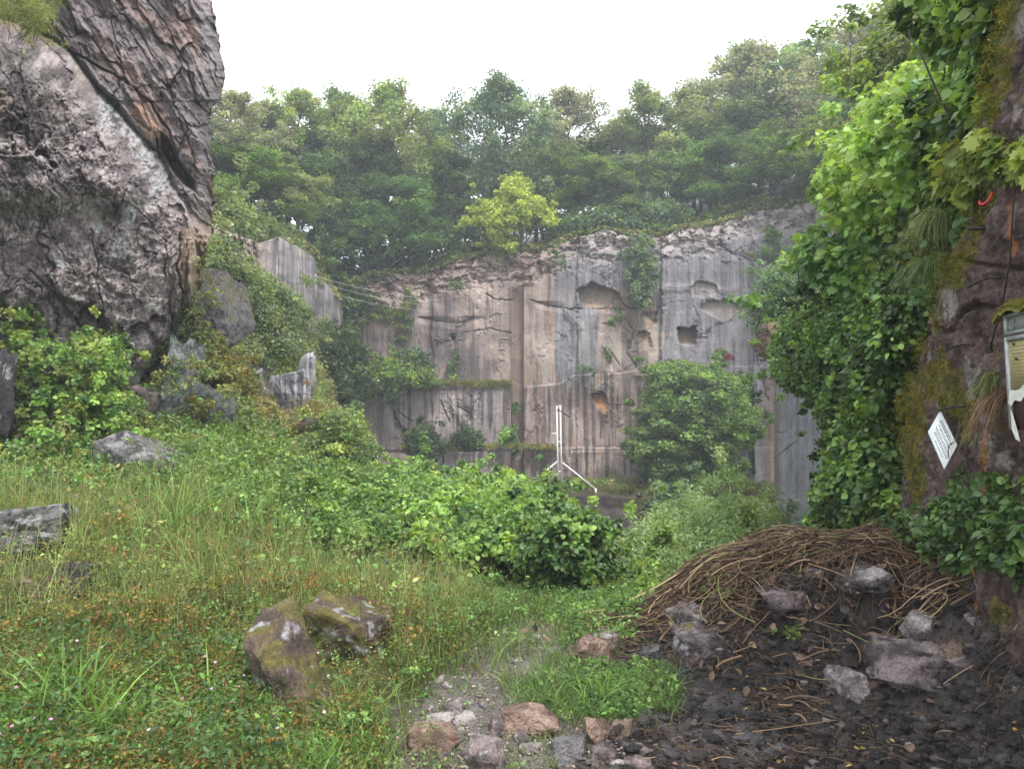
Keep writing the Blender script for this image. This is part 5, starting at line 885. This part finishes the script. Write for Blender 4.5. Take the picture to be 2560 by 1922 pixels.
litter(900, T_OVAL, .045, [(.16, .10, .07), (.12, .07, .05), (.08, .045, .035), (.05, .03, .025)], lambda x, Y: soilmask(x, Y) * ss(4.2, 4.9, Y), 4, 6.6, 620, 1050, 5, 1, .03)
litter(110, T_ROUND, .034, [(.22, .14, .10), (.16, .10, .075), (.12, .07, .05)], soilmask, 2.8, 6, 620, 1050, 3)
litter(2500, T_OVAL, .02, [(.30, .25, .2), (.2, .15, .1), (.12, .1, .06)], lambda x, Y: pathmask(x, Y) + .2, 2.8, 6, 330, 640, 4)
tag(lb.put('leaf_litter', M_DRY), 'scraps of dead leaves and bark strewn over soil and path', 'litter', kind='stuff')
pb = Bag(); V4, F4 = ico(2)
def pebbles(n, s0, s1, pal, acc, Y0, Y1, px0, px1, seed, flat=.6):
    x, Yv, z, rng_ = scatter(n, Y0, Y1, px0, px1, acc, seed); n = len(x); k = len(V4); s_ = (s0 + (s1 - s0) * rng_.rand(n) ** 3)[:, None, None]
    J = 1 + .35 * rng_.normal(size=(n, k, 1)).clip(-1, 1); V = V4[None] * J * s_ * (np.array([1, 1, flat]) * (.7 + .6 * rng_.rand(n, 1, 3))) + np.stack([x, Yv, z], -1)[:, None]
    pb.add(V.reshape(-1, 3), [(F4[None] + (np.arange(n) * k)[:, None, None]).reshape(-1, 3)], np.repeat(pick(n, pal, rng_, .3), k, 0))
pebbles(5200, .006, .04, [(.03, .026, .026), (.07, .055, .05), (.015, .013, .013), (.13, .11, .11)], soilmask, 2.8, 6.3, 560, 1060, 1)
pebbles(200, .006, .025, [(.28, .25, .24), (.2, .16, .15)], lambda x, Y: soilmask(x, Y) * .8, 2.8, 6.3, 600, 1060, 2)
pebbles(2600, .003, .016, [(.22, .19, .17), (.32, .285, .26), (.13, .11, .10)], lambda x, Y: pathmask(x, Y), 2.8, 6, 330, 640, 3)
pebbles(110, .015, .04, [(.26, .22, .2), (.36, .33, .31), (.18, .14, .125)], lambda x, Y: pathmask(x, Y) + .12 * (1 - soilmask(x, Y)), 2.9, 5.5, 380, 660, 4, .45)
tag(pb.put('gravel', M_STONE), 'loose chips of stone and lumps of black soil on path and soil', 'gravel', kind='stuff')
# ---------------------------------------------------------------- tall weeds with a stem each
def weed(px, Y, H, label, seed, pal=HG, leaf=.06, lean=(0, 0), bloom=None, stemc=(.06, .05, .03), n=26, name='tall_weed', T=T_OVAL):
    rng = np.random.RandomState(seed); b = gnd(px, Y); t = thing(name, label, 'plant', b); top = np.array([lean[0], lean[1], H]); P = curve(np.zeros(3), top, rng, 9, .03)
    s = Bag(); tubes(s, P[None], np.linspace(.006, .002, 9)[None], stemc, 5); s.put('stem', M_DRY, t); l = Bag(); u = .15 + .85 * rng.rand(n); q = np.stack([np.interp(u, np.linspace(0, 1, 9), P[:, j]) for j in range(3)], -1)
    a = rng.rand(n) * 6.28; ax = np.stack([np.cos(a), np.sin(a), .25 - .3 * rng.rand(n)], -1); place(l, T, q, ax, nrm(np.array([0, 0, 1.]) + rnd(n, rng) * .25), leaf * (1.3 - .9 * u), pick(n, pal, rng, .2)); l.put('leaves', M_LEAF, t)
    if bloom:
        k = 40; v = .78 + .22 * rng.rand(k); q = np.stack([np.interp(v, np.linspace(0, 1, 9), P[:, j]) for j in range(3)], -1) + rnd(k, rng) * .01; f = Bag(); place(f, T_ROUND, q, rnd(k, rng), rnd(k, rng), .018, pick(k, [bloom], rng, .15)); f.put('flowers', M_LEAF, t)
WD = [(62 + 215, 6.9, .95, 'dark-stemmed tall weed before the pitted green rock, leaning slightly right', (.03, .02, .01), dict(lean=(.06, 0))), (300, 7.6, 1.25, 'tallest thin dark stem with few leaves standing between meadow and side slab', (.03, .02, .01), dict(lean=(.12, 0), n=14)),
      (404, 7.4, 1.2, 'very straight thin dark stem rising in front of the shrub ledge', (.03, .02, .01), dict(n=8)), (372, 6.2, .42, 'broken reddish stem bent over to the right in the grass', (.22, .06, .03), dict(n=3, lean=(.05, 0))),
      (492, 5.5, .5, 'brown dock-like stem standing at the end of the path', (.12, .07, .04), dict(n=6)), (386, 7.0, .5, 'weed with pale blue flower spike in the meadow grass', (.1, .2, .04), dict(bloom=(.25, .3, .6))),
      (172, 3.9, .5, 'leafy green stem in the foreground herbs, left of the leaning boulder', (.08, .12, .03), dict(leaf=.05)), (236, 3.9, .62, 'leafy weed leaning against the leaning mossy boulder', (.08, .12, .03), dict(lean=(.08, 0), leaf=.06)),
      (148, 3.45, .42, 'dark thistle-like plant with feathery leaves in the left foreground', (.05, .08, .03), dict(n=60, leaf=.05)), (440, 6.0, .32, 'small nettle beside the path end', (.08, .12, .03), dict(leaf=.07)),
      (606, 5.2, .14, 'bright green seedling beside the orange-brown rock', (.1, .2, .04), dict(leaf=.07, n=10)), (140, 7.2, .8, 'grass-like flowering stem high in the meadow at left', (.1, .15, .04), dict(n=12)),
      (560, 7.4, .6, 'fresh shoot in front of the dark ivy-leaved bush', (.1, .15, .04), dict(n=22)), (525, 7.0, .5, 'low leafy shoot before the bramble thicket', (.1, .15, .04), dict(n=22))]
for i, (px, Y, H, lb_, sc3, kw) in enumerate(WD): weed(px, Y, H, lb_, 200 + i, stemc=sc3, **kw)
SP_ = [(392, 12.5, 1.6, 'sapling with dark upright stem at the left end of the bramble thicket'), (428, 12, 1.5, 'leafy shoot rising before the ivy-clad ledge bush'), (462, 11.5, 1.35, 'pale shoot standing over the thicket under the low dark ledge bush'), (496, 12.5, 1.5, 'leafy shoot in the thicket left of the mast'),
       (536, 11, 1.2, 'yellowish shoot directly in front of the left mast brace'), (578, 9.5, .95, 'light leafy sprig in front of the terrace face'), (352, 11, 1.3, 'dark green sapling on the bank below the corner bush'), (325, 10, 1.1, 'slender leafy sapling on the bank below the orange scrub'),
       (655, 9.5, .8, 'pale green shoot at the left edge of the willow bush'), (742, 10.5, 1.4, 'feathery shoot sticking out of the willow bush top')]
for i, (px, Y, H, lb_) in enumerate(SP_):
    rng = np.random.RandomState(300 + i); b0 = gnd(px, Y); H = max(H, (CZ + (HY - (462 + (i * 37) % 20 + (40 if px > 560 else 0))) / F * Y) - b0[2]); t = thing('sapling', lb_, 'sapling', b0, 'saplings in the middle thicket'); s = Bag(); P = curve(np.zeros(3), np.array([rng.normal() * .15, 0, H]), rng, 8, .03)
    tubes(s, P[None], np.linspace(.012, .003, 8)[None], (.07, .05, .035), 5); s.put('stem', M_BARK, t); l = Bag(); u = .3 + .7 * rng.rand(26); q = np.stack([np.interp(u, np.linspace(0, 1, 8), P[:, j]) for j in range(3)], -1) + rnd(26, rng) * (.16 * (1.1 - u))[:, None]
    clusters(l, T_OVAL, q, .13, 18, .075, G_LIGHT + G_MID[1:], rng, .6, .8, .2, .2); l.put('leaves', M_LEAF, t)
# pink herb-robert flowers
fb = Bag(); x, Yv, z, rng_ = scatter(110, 2.9, 7, -40, 330, meadow, 77); place(fb, T_ROUND, np.stack([x, Yv, z + .12 + .2 * rng_.rand(len(x))], -1), rnd(len(x), rng_) * [1, 1, .2], np.array([0, -.6, 1.]) + 0 * rnd(len(x), rng_), .017, pick(len(x), [(.62, .32, .5), (.7, .5, .6)], rng_, .1))
tag(fb.put('pink_flowers', M_LEAF), 'tiny pink flowers dotted through the herbs', 'flowers', kind='stuff')
# ---------------------------------------------------------------- made things
def tube_obj(name, pts, r, material, parent=None, loc=None, sides=8, col=(.5, .5, .5)):
    b = Bag(); P = np.array(pts, float); tubes(b, P[None], np.full((1, len(P)), r), [col], sides); i0 = np.arange(sides); i1 = i0 + (len(P) - 1) * sides; b.Fs += [i0[::-1][None], i1[None]]
    return b.put(name, material, parent, loc, False)
M_WHITE = plain('galvanised_white', (.72, .74, .76), .4, .2, 8, .12); M_IRON = plain('rusty_iron', (.035, .025, .022), .6, .5, 60, .4); M_RED = plain('red_paint', (.55, .03, .04), .5, 0, 60, .2)
def quadbox(name, c4, th, material, parent, loc, dirn):
    b = Bag(); A = np.array(c4, float); B = A + np.array(dirn, float) * th; V = np.concatenate([A, B]); b.add(V, [np.array([[0, 1, 2, 3], [7, 6, 5, 4], [0, 4, 5, 1], [1, 5, 6, 2], [2, 6, 7, 3], [3, 7, 4, 0]])], (1, 1, 1)); return b.put(name, material, parent, loc)
YM = 37.6; o = at(560, 494, YM); mast = thing('mast', 'white twin-post metal mast with two slanting braces on the terrace edge', 'mast', o)
def mp(px, py, dy=0.0): return at(px, py, YM + dy)
def sqbar(name, a, b, wd, material, parent=mast, loc=o):
    a, b = np.array(a), np.array(b); d = nrm(b - a); s = nrm(np.cross(d, [0, 1, 0])) * wd / 2; u = nrm(np.cross(s, d)) * wd / 2
    V = np.array([p + i * s + j * u for p in (a, b) for i, j in ((-1, -1), (1, -1), (1, 1), (-1, 1))]); g = Bag(); g.add(V, [np.array([[0, 1, 2, 3], [7, 6, 5, 4], [0, 4, 5, 1], [1, 5, 6, 2], [2, 6, 7, 3], [3, 7, 4, 0]])], (1, 1, 1)); return g.put(name, material, parent, loc)
sqbar('post', mp(558.3, 495), mp(556.8, 405.5), .065, M_WHITE); sqbar('post', mp(561.9, 495), mp(560.3, 404.8), .065, M_WHITE)
sqbar('brace', mp(557, 461, -.06), mp(543, 473, -.9), .06, M_WHITE); sqbar('brace', mp(562.4, 462, -.06), mp(595.6, 488.5, -.2), .065, M_WHITE)
sqbar('foot', mp(595.6, 488, -.2), mp(595.8, 494, -.2), .085, M_WHITE); sqbar('arm', mp(557.5, 408.5, -.03), mp(569.5, 416.5, -.6), .06, M_IRON); sqbar('bracket', mp(551, 433), mp(556.6, 433), .05, M_WHITE)
for a_ in (404.5, 440, 470): sqbar('spacer', mp(558, a_ + 1, .0), mp(560.8, a_ + 1, .0), .05, M_WHITE)
o = at(315, 298, 37.6); fp = thing('wire_post', 'thin wooden post carrying wires at the end of the side wall', 'post', o)
tube_obj('post', [at(315.5, 299, 37.6), at(314.8, 274, 37.6)], .06, M_DRY, fp, o, 6, (.45, .42, .38)); tube_obj('strut', [at(304, 280, 37.2), at(312, 275, 37.5)], .035, M_DRY, fp, o, 5, (.2, .19, .18))
for k, (a, b_) in enumerate([((315, 276), (440, 300)), ((315, 281), (435, 306)), ((316, 289), (430, 311))]):
    P = np.array([at(a[0] + (b_[0] - a[0]) * t, a[1] + (b_[1] - a[1]) * t + 3 * 4 * t * (1 - t), 37.5 + 5.5 * t) for t in np.linspace(0, 1, 14)]); w_ = tube_obj('wire', P - P[0], .012, M_DRY, None, None, 3, (.5, .5, .5)); w_.location = [float(v) for v in P[0]]
    tag(w_, ['uppermost wire running from the side wall post to the back wall', 'middle wire running from the side wall post to the back wall', 'lowest wire running from the side wall post to the back wall'][k], 'wire', 'wires across the pit corner')
# red paint smear is part of the wedge boulder: a thin crust
# buttress fittings
def bp(px, py, off=.14): Y = fy(px) - off; return at(px, py, Y)
RODS = [([(967.4, 286.8), (978, 281.5), (989.3, 277), (1000, 277)], 'bent iron rod sticking out of the moss above the others, nearest the notice roof'), ([(946.3, 348.4), (955, 345.5), (965, 343.7), (974, 344.5)], 'bent iron rod in yellow moss halfway up the rock face'),
        ([(939.8, 410.5), (946, 408), (953, 406), (965, 405.6)], 'bent iron rod holding the top corner of the white card'), ([(969, 228), (985, 228)], 'short black iron bar below the red ring')]
for P, lb_ in RODS:
    pts = np.array([bp(a, b_, .22 - .14 * i / (len(P) - 1)) for i, (a, b_) in enumerate(P)]); r_ = tube_obj('iron_rod', pts - pts[0], .0065 if len(P) > 2 else .011, M_IRON, None, None, 8, (.03, .02, .02)); r_.location = [float(v) for v in pts[0]]; tag(r_, lb_, 'iron rod', 'iron rods set in the rock face')
Pc_ = [(1013, 150), (1014, 190), (1010, 260), (1001, 312), (995, 330), (990, 348)]; pts = np.array([bp(a, b_, .15) for a, b_ in Pc_]); o = pts[0]
cab = thing('cable', 'thin rusty cable running down the rock face to a black knob', 'cable', o); tube_obj('wire', pts, .004, M_IRON, cab, o)
k_ = rock('knob_tmp', 'x', (986.5, 993.5, 345, 353), .035, 77, BLK, Y=fy(990) - .14, sub=4); k_.name = 'knob'; k_.parent = cab; k_.location = [float(v) for v in (np.array(k_.location) - o)]
for q in ('label', 'category'): del k_[q]
oc = bp(986, 196, .2); ring = thing('chain_ring', 'hanging iron ring painted red on its lower half, on a short chain', 'ring', oc)
an = np.linspace(0, 2 * math.pi, 33); ex = nrm(np.array([.35, -.8, .18])); ez = np.array([0, 0, 1.]); RP = np.array([oc + .055 * math.sin(a) * ex * .9 + .035 * math.cos(a) * ez * 1.0 for a in an])
up_ = RP[:, 2] >= oc[2] - .012
def arc(a0, a1): return np.array([oc + .034 * math.cos(a) * nrm(np.array([.6, -.8, .5])) + .036 * math.sin(a) * nrm(np.array([.1, -.1, 1.])) for a in np.linspace(a0, a1, 20)])
tube_obj('ring_upper', arc(-.2, math.pi + .2), .003, M_IRON, ring, oc); tube_obj('ring_lower', arc(math.pi + .1, 2 * math.pi - .1), .0065, M_RED, ring, oc)
for i in range(7):
    c_ = bp(989.5 + 2.0 * i, 187 - 2.9 * i, .17); dz = nrm(bp(1001, 170, .1) - bp(989, 188, .17)); sd_ = nrm(np.cross(dz, [0, 1, 0] if i % 2 else [1, .2, 0])); tube_obj('chain_link', [c_ + dz * .012 * math.cos(a) + sd_ * .006 * math.sin(a) for a in np.linspace(0, 2 * math.pi, 11)], .0022, M_IRON, ring, oc, 5)
# white card
M_CARD = plain('white_card', (.80, .83, .82), .45, 0, 20, .05); M_INK = plain('ink', (.03, .03, .035), .6)
Tp, Lf, Rt = at(940.3, 409.6, 4.70), at(927.8, 431.5, 4.62), at(957.2, 444.4, 4.38); Bt = Lf + Rt - Tp; nn_ = nrm(np.cross(Rt - Tp, Lf - Tp)); nn_ = nn_ if nn_[1] < 0 else -nn_
card = thing('notice_card', 'white laminated card with lines of small black print hung diagonally from two wires', 'notice', Tp)
quadbox('card', [Tp, Lf, Bt, Rt], .003, M_CARD, card, Tp, -nn_)
ink = Bag(); rng = np.random.RandomState(4); rowsT = [(.16, .22, .74, 1.3), (.24, .16, .86, 1.6), (.24, .16, .2, 1), (.36, .2, .88, 1), (.42, .3, .8, 1), (.52, .16, .92, 1), (.58, .18, .93, 1), (.66, .22, .90, 1), (.72, .18, .92, 1), (.84, .36, .80, 1)]
for v, u0, u1, hh in rowsT:
    u = u0
    while u < u1:
        l = rng.uniform(.02, .065); u2 = min(u + l, u1); a = Tp + (Rt - Tp) * u + (Lf - Tp) * v; b2 = Tp + (Rt - Tp) * u2 + (Lf - Tp) * v; dv = (Lf - Tp) * .016 * hh
        ink.add(np.array([a - dv, b2 - dv, b2 + dv, a + dv]) + nn_ * .0012, [np.array([[0, 1, 2, 3]])], (1, 1, 1)); u = u2 + .018
ink.put('lettering', M_INK, card, Tp)
tube_obj('wire', [Tp + (Lf - Tp) * .06 + (Rt - Tp) * .1 + nn_ * .012, Tp + (Rt - Tp) * .07 + nn_ * .02, bp(939.8, 410.5, .22)], .0025, M_IRON, card, Tp, 5)
tube_obj('wire', [Rt + (Tp - Rt) * .12 + (Lf - Tp) * .1 + nn_ * .006, Rt + (Tp - Rt) * .1 + (Lf - Tp) * .34 + nn_ * .03, Rt + (Lf - Tp) * .62 + nn_ * .012], .0025, M_IRON, card, Tp, 5)
# noticeboard
BX = lambda Y, z: np.array([1.58 + .2 * Y, Y, z])
cTL, cBL = BX(3.565, 1.995), BX(3.50, 1.47); dr = np.array([-.092, -.46, .0]); cTR, cBR = cTL + dr, cBL + dr
def B_(u, v, off=0.0): return (cBL * (1 - v) + cTL * v) * (1 - u) + (cBR * (1 - v) + cTR * v) * u + np.array([-.98, .2, 0]) * off
nb = thing('notice_board', 'weathered framed notice board with peeling yellow sheet under a mossy little roof', 'notice board', cBL)
M_FR = plain('grey_frame', (.36, .38, .37), .5, .3, 30, .25); M_YEL = plain('yellowed_panel', (.45, .38, .18), .6, 0, 25, .2); M_MAR = plain('maroon_backing', (.10, .03, .025), .7, 0, 30, .35); M_PAP = plain('torn_paper', (.68, .68, .62), .7, 0, 30, .15); M_HEAD = plain('greenish_panel', (.22, .25, .22), .5, 0, 30, .25)
def pan(name, u0, u1, v0, v1, off, th, m_): return quadbox(name, [B_(u0, v0, off), B_(u1, v0, off), B_(u1, v1, off), B_(u0, v1, off)], th, m_, nb, cBL, (.98, -.2, 0))
pan('backing', 0, 1, 0, .78, .0, .02, M_MAR); pan('header', .03, 1, .83, .98, .004, .02, M_HEAD); pan('sheet', .05, 1, .34, .76, .006, .003, M_YEL)
for nm_, a in (('frame', (0, .05, 0, .80)), ('frame', (0.05, 1, .765, .80)), ('header_frame', (0, .035, .82, 1)), ('header_frame', (.035, 1, .82, .845)), ('header_frame', (.035, 1, .975, 1))): pan(nm_, *a, .014, .02, M_FR)
pp = Bag(); q = [(.05, .34), (.05, .22), (.12, .20), (.16, .25), (.24, .24), (.34, .30), (.45, .33), (.6, .40), (.45, .40), (.3, .345), (.15, .335)]; V = [B_(u, v, .012 + .01 * math.sin(i)) for i, (u, v) in enumerate(q)]; pp.add(np.array(V), [np.array([[0, 1, 2, 3, 4, 5, 6, 7, 8, 9, 10]])], (1, 1, 1)); pp.put('torn_paper', M_PAP, nb, cBL)
pp = Bag(); q = [(.05, .18), (.10, .12), (.16, .02), (.22, -.1), (.12, -.08), (.05, 0)]; pp.add(np.array([B_(u, v, .012) for u, v in q]), [np.array([[0, 1, 2, 3, 4, 5]])], (1, 1, 1)); pp.put('torn_strip', M_PAP, nb, cBL)
for u, v in ((.2, .73), (.24, .6), (.6, .66)):
    c_ = B_(u, v, .01); tube_obj('nail', [c_, c_ + np.array([-.008, 0, 0])], .005, M_IRON, nb, cBL)
tube_obj('logo_ring', [B_(.16 + .06 * math.cos(a), .905 + .035 * math.sin(a), .008) for a in np.linspace(.5, 6.0, 26)], .0022, M_FR, nb, cBL, 5); tube_obj('logo_ring', [B_(.16 + .03 * math.cos(a), .905 + .018 * math.sin(a), .008) for a in np.linspace(0, 6.28, 18)], .002, M_FR, nb, cBL, 5)
for k in range(11): pan('printed_line', .1, .9 - .1 * (k % 3), .71 - .03 * k, .7135 - .03 * k, .0075, .001, plain('faded_ink', (.25, .21, .11), .8) if k == 0 else bpy.data.materials['faded_ink'])
rf = Bag(); us = np.linspace(-.1, 1.1, 40); vs = np.linspace(0, 1, 8); U2, V2 = np.meshgrid(us, vs); PR = np.stack([B_(a, 1.03 + .09 * (a + .16), -.06 + .10 * b2) + [0, 0, .02 + .015 * math.sin(9 * a) - .03 * b2] for a, b2 in zip(U2.ravel(), V2.ravel())]).reshape(8, 40, 3)
PR[..., 2] += fbm(PR[..., 1] * 20, PR[..., 0] * 20, 1., 4) * .012; th_ = PR.copy(); th_[..., 2] -= .028; V = np.concatenate([PR.reshape(-1, 3), th_.reshape(-1, 3)]); g1 = gridf(8, 40); i_ = np.arange(320).reshape(8, 40); bd = np.concatenate([i_[0], i_[1:, -1], i_[-1, -2::-1], i_[-2:0:-1, 0]])
rf.add(V, [g1, g1[:, ::-1] + 320, np.stack([bd, np.roll(bd, -1), np.roll(bd, -1) + 320, bd + 320], -1)], (.2, .19, .03)); rf.put('roof', M_BUTT, nb, cBL)
rng = np.random.RandomState(8); mo = Bag(); k = rng.randint(0, 320, 700); clusters(mo, T_THIN, PR.reshape(-1, 3)[k], .008, 7, .012, [(.24, .25, .04), (.17, .19, .03), (.30, .28, .07)], rng, .7, .6); mo.put('roof_moss', M_LEAF, nb, cBL)
# grass tuft and leaves hanging off the buttress, moss cushions
def tuft(px, py, n, H, label, seed, pal, off=.13, down=1.0, name='grass_tuft', T=None):
    rng = np.random.RandomState(seed); o = bp(px, py, off); t = Bag(); a = rng.rand(n) * 6.28; tt = np.linspace(0, 1, 5)[None, :, None]; d = np.stack([np.cos(a) - .5, np.sin(a) * .5 - .4, .5 + 0 * a], -1); Hn = (H * (.5 + .7 * rng.rand(n)))[:, None, None]
    P = o + rng.normal(size=(n, 1, 3)) * [.01, .05, .02] + d[:, None] * tt * Hn * .6 + np.array([0, 0, -1.]) * Hn * tt ** 2 * down; sdv = nrm(np.cross(d, rnd(n, rng)))[:, None] * .0022 * np.array([1, 1, .8, .5, .05])[None, :, None]
    V = np.stack([P - sdv, P + sdv], 2); i = np.arange(n * 10).reshape(n, 5, 2); f = np.stack([i[:, :-1, 0], i[:, :-1, 1], i[:, 1:, 1], i[:, 1:, 0]], -1).reshape(-1, 4); t.add(V.reshape(-1, 3), [f], np.repeat(pick(n, pal, rng, .2), 10, 0)); b = t.put(name, M_GRASS, None, o); b.location = [float(v) for v in o]; tag(b, label, 'grass tuft' if name == 'grass_tuft' else 'plant')
tuft(992, 378, 160, .17, 'yellowish grass tuft hanging over the rust stain on the rock face', 1, GO + GP); tuft(1000, 395, 120, .26, 'brown dead grass hanging below the yellowish tuft', 2, [(.16, .08, .05), (.25, .15, .08)], down=1.4)
tuft(968, 436, 40, .10, 'small fern-like tuft right of the white card', 3, GP); tuft(934, 215, 200, .3, 'long grass hanging from the mossy upper edge of the rock face', 4, GP + GO, down=1.2); tuft(925, 262, 160, .3, 'dark grass hanging lower on the mossy edge of the rock face', 5, GP + G_MID, down=1.2)
tuft(975, 160, 120, .22, 'light grass fringe at the corner above the red ring', 6, GP + GO, down=1.1)
mb = Bag(); rng = np.random.RandomState(6); n = 16000; yv = 3.4 + 2.6 * rng.rand(n); zv = .2 + 3.6 * rng.rand(n); farv = lerp(zv, PEZ, FYE); msv = fbm(yv * 2.2, zv * 1.6, 12., 5, .62) + ss(.9, .0, farv - yv) * .5 - .1; k = (msv > .3) & (yv < farv + .05); yv, zv = yv[k], zv[k]
ddv = fbm(yv * 1.1, zv * 1.1, 1., 4) * .07 + ridge(yv * 3.2, zv * 3.2, 4., 5, .62) * .022; xv = 1.73 + .2 * yv - ddv - .06 * ss(1.2, .2, (lerp(zv, PEZ, FYE) - yv) / .6) ** 2 * 0
clusters(mb, T_THIN, np.stack([xv, yv, zv], -1), .022, 9, .02, [(.22, .21, .03), (.15, .16, .025), (.30, .26, .05), (.10, .11, .02)], rng, .9, .3, jit=.25)
tag(mb.put('moss', M_LEAF), 'yellow-green moss cushions on the reddish rock face', 'moss', kind='stuff')
mass('buttress_ivy', 'light ivy leaves dangling over the corner of the rock face at upper right', 'creeper', D([(2060, 330), (2130, 300), (2200, 290), (2250, 300), (2250, 360), (2190, 380), (2140, 370), (2090, 420), (2060, 400)]), 0, .3, 60, .09, 22, .075, G_LIGHT + HG, T_MAPLE, 90, Yf=lambda px, py: lerp(px, [950, 1040], [4.4, 3.55]), stems=8, stemr=.003, droop=.4, jit=.2)
# ---------------------------------------------------------------- haze
m = bpy.data.materials.new('haze'); m.use_nodes = True; m.node_tree.nodes.clear(); vo = m.node_tree.nodes.new('ShaderNodeVolumePrincipled'); vo.inputs['Color'].default_value = (.86, .93, 1, 1); vo.inputs['Density'].default_value = HAZE; vo.inputs['Anisotropy'].default_value = 0.0
m.node_tree.links.new(vo.outputs[0], m.node_tree.nodes.new('ShaderNodeOutputMaterial').inputs['Volume'])
if HAZE > 0:
    hbx = Bag(); X0, X1, Y0_, Y1_, Z0_, Z1_ = -120, 120, -16, 150, -12, 42; V = np.array([(x, y, z) for x in (X0, X1) for y in (Y0_, Y1_) for z in (Z0_, Z1_)]); hbx.add(V, [np.array([[0, 1, 3, 2], [4, 6, 7, 5], [0, 4, 5, 1], [2, 3, 7, 6], [0, 2, 6, 4], [1, 5, 7, 3]])], (1, 1, 1))
    tag(hbx.put('haze', m), 'thin damp haze filling the quarry air', 'haze', kind='stuff')
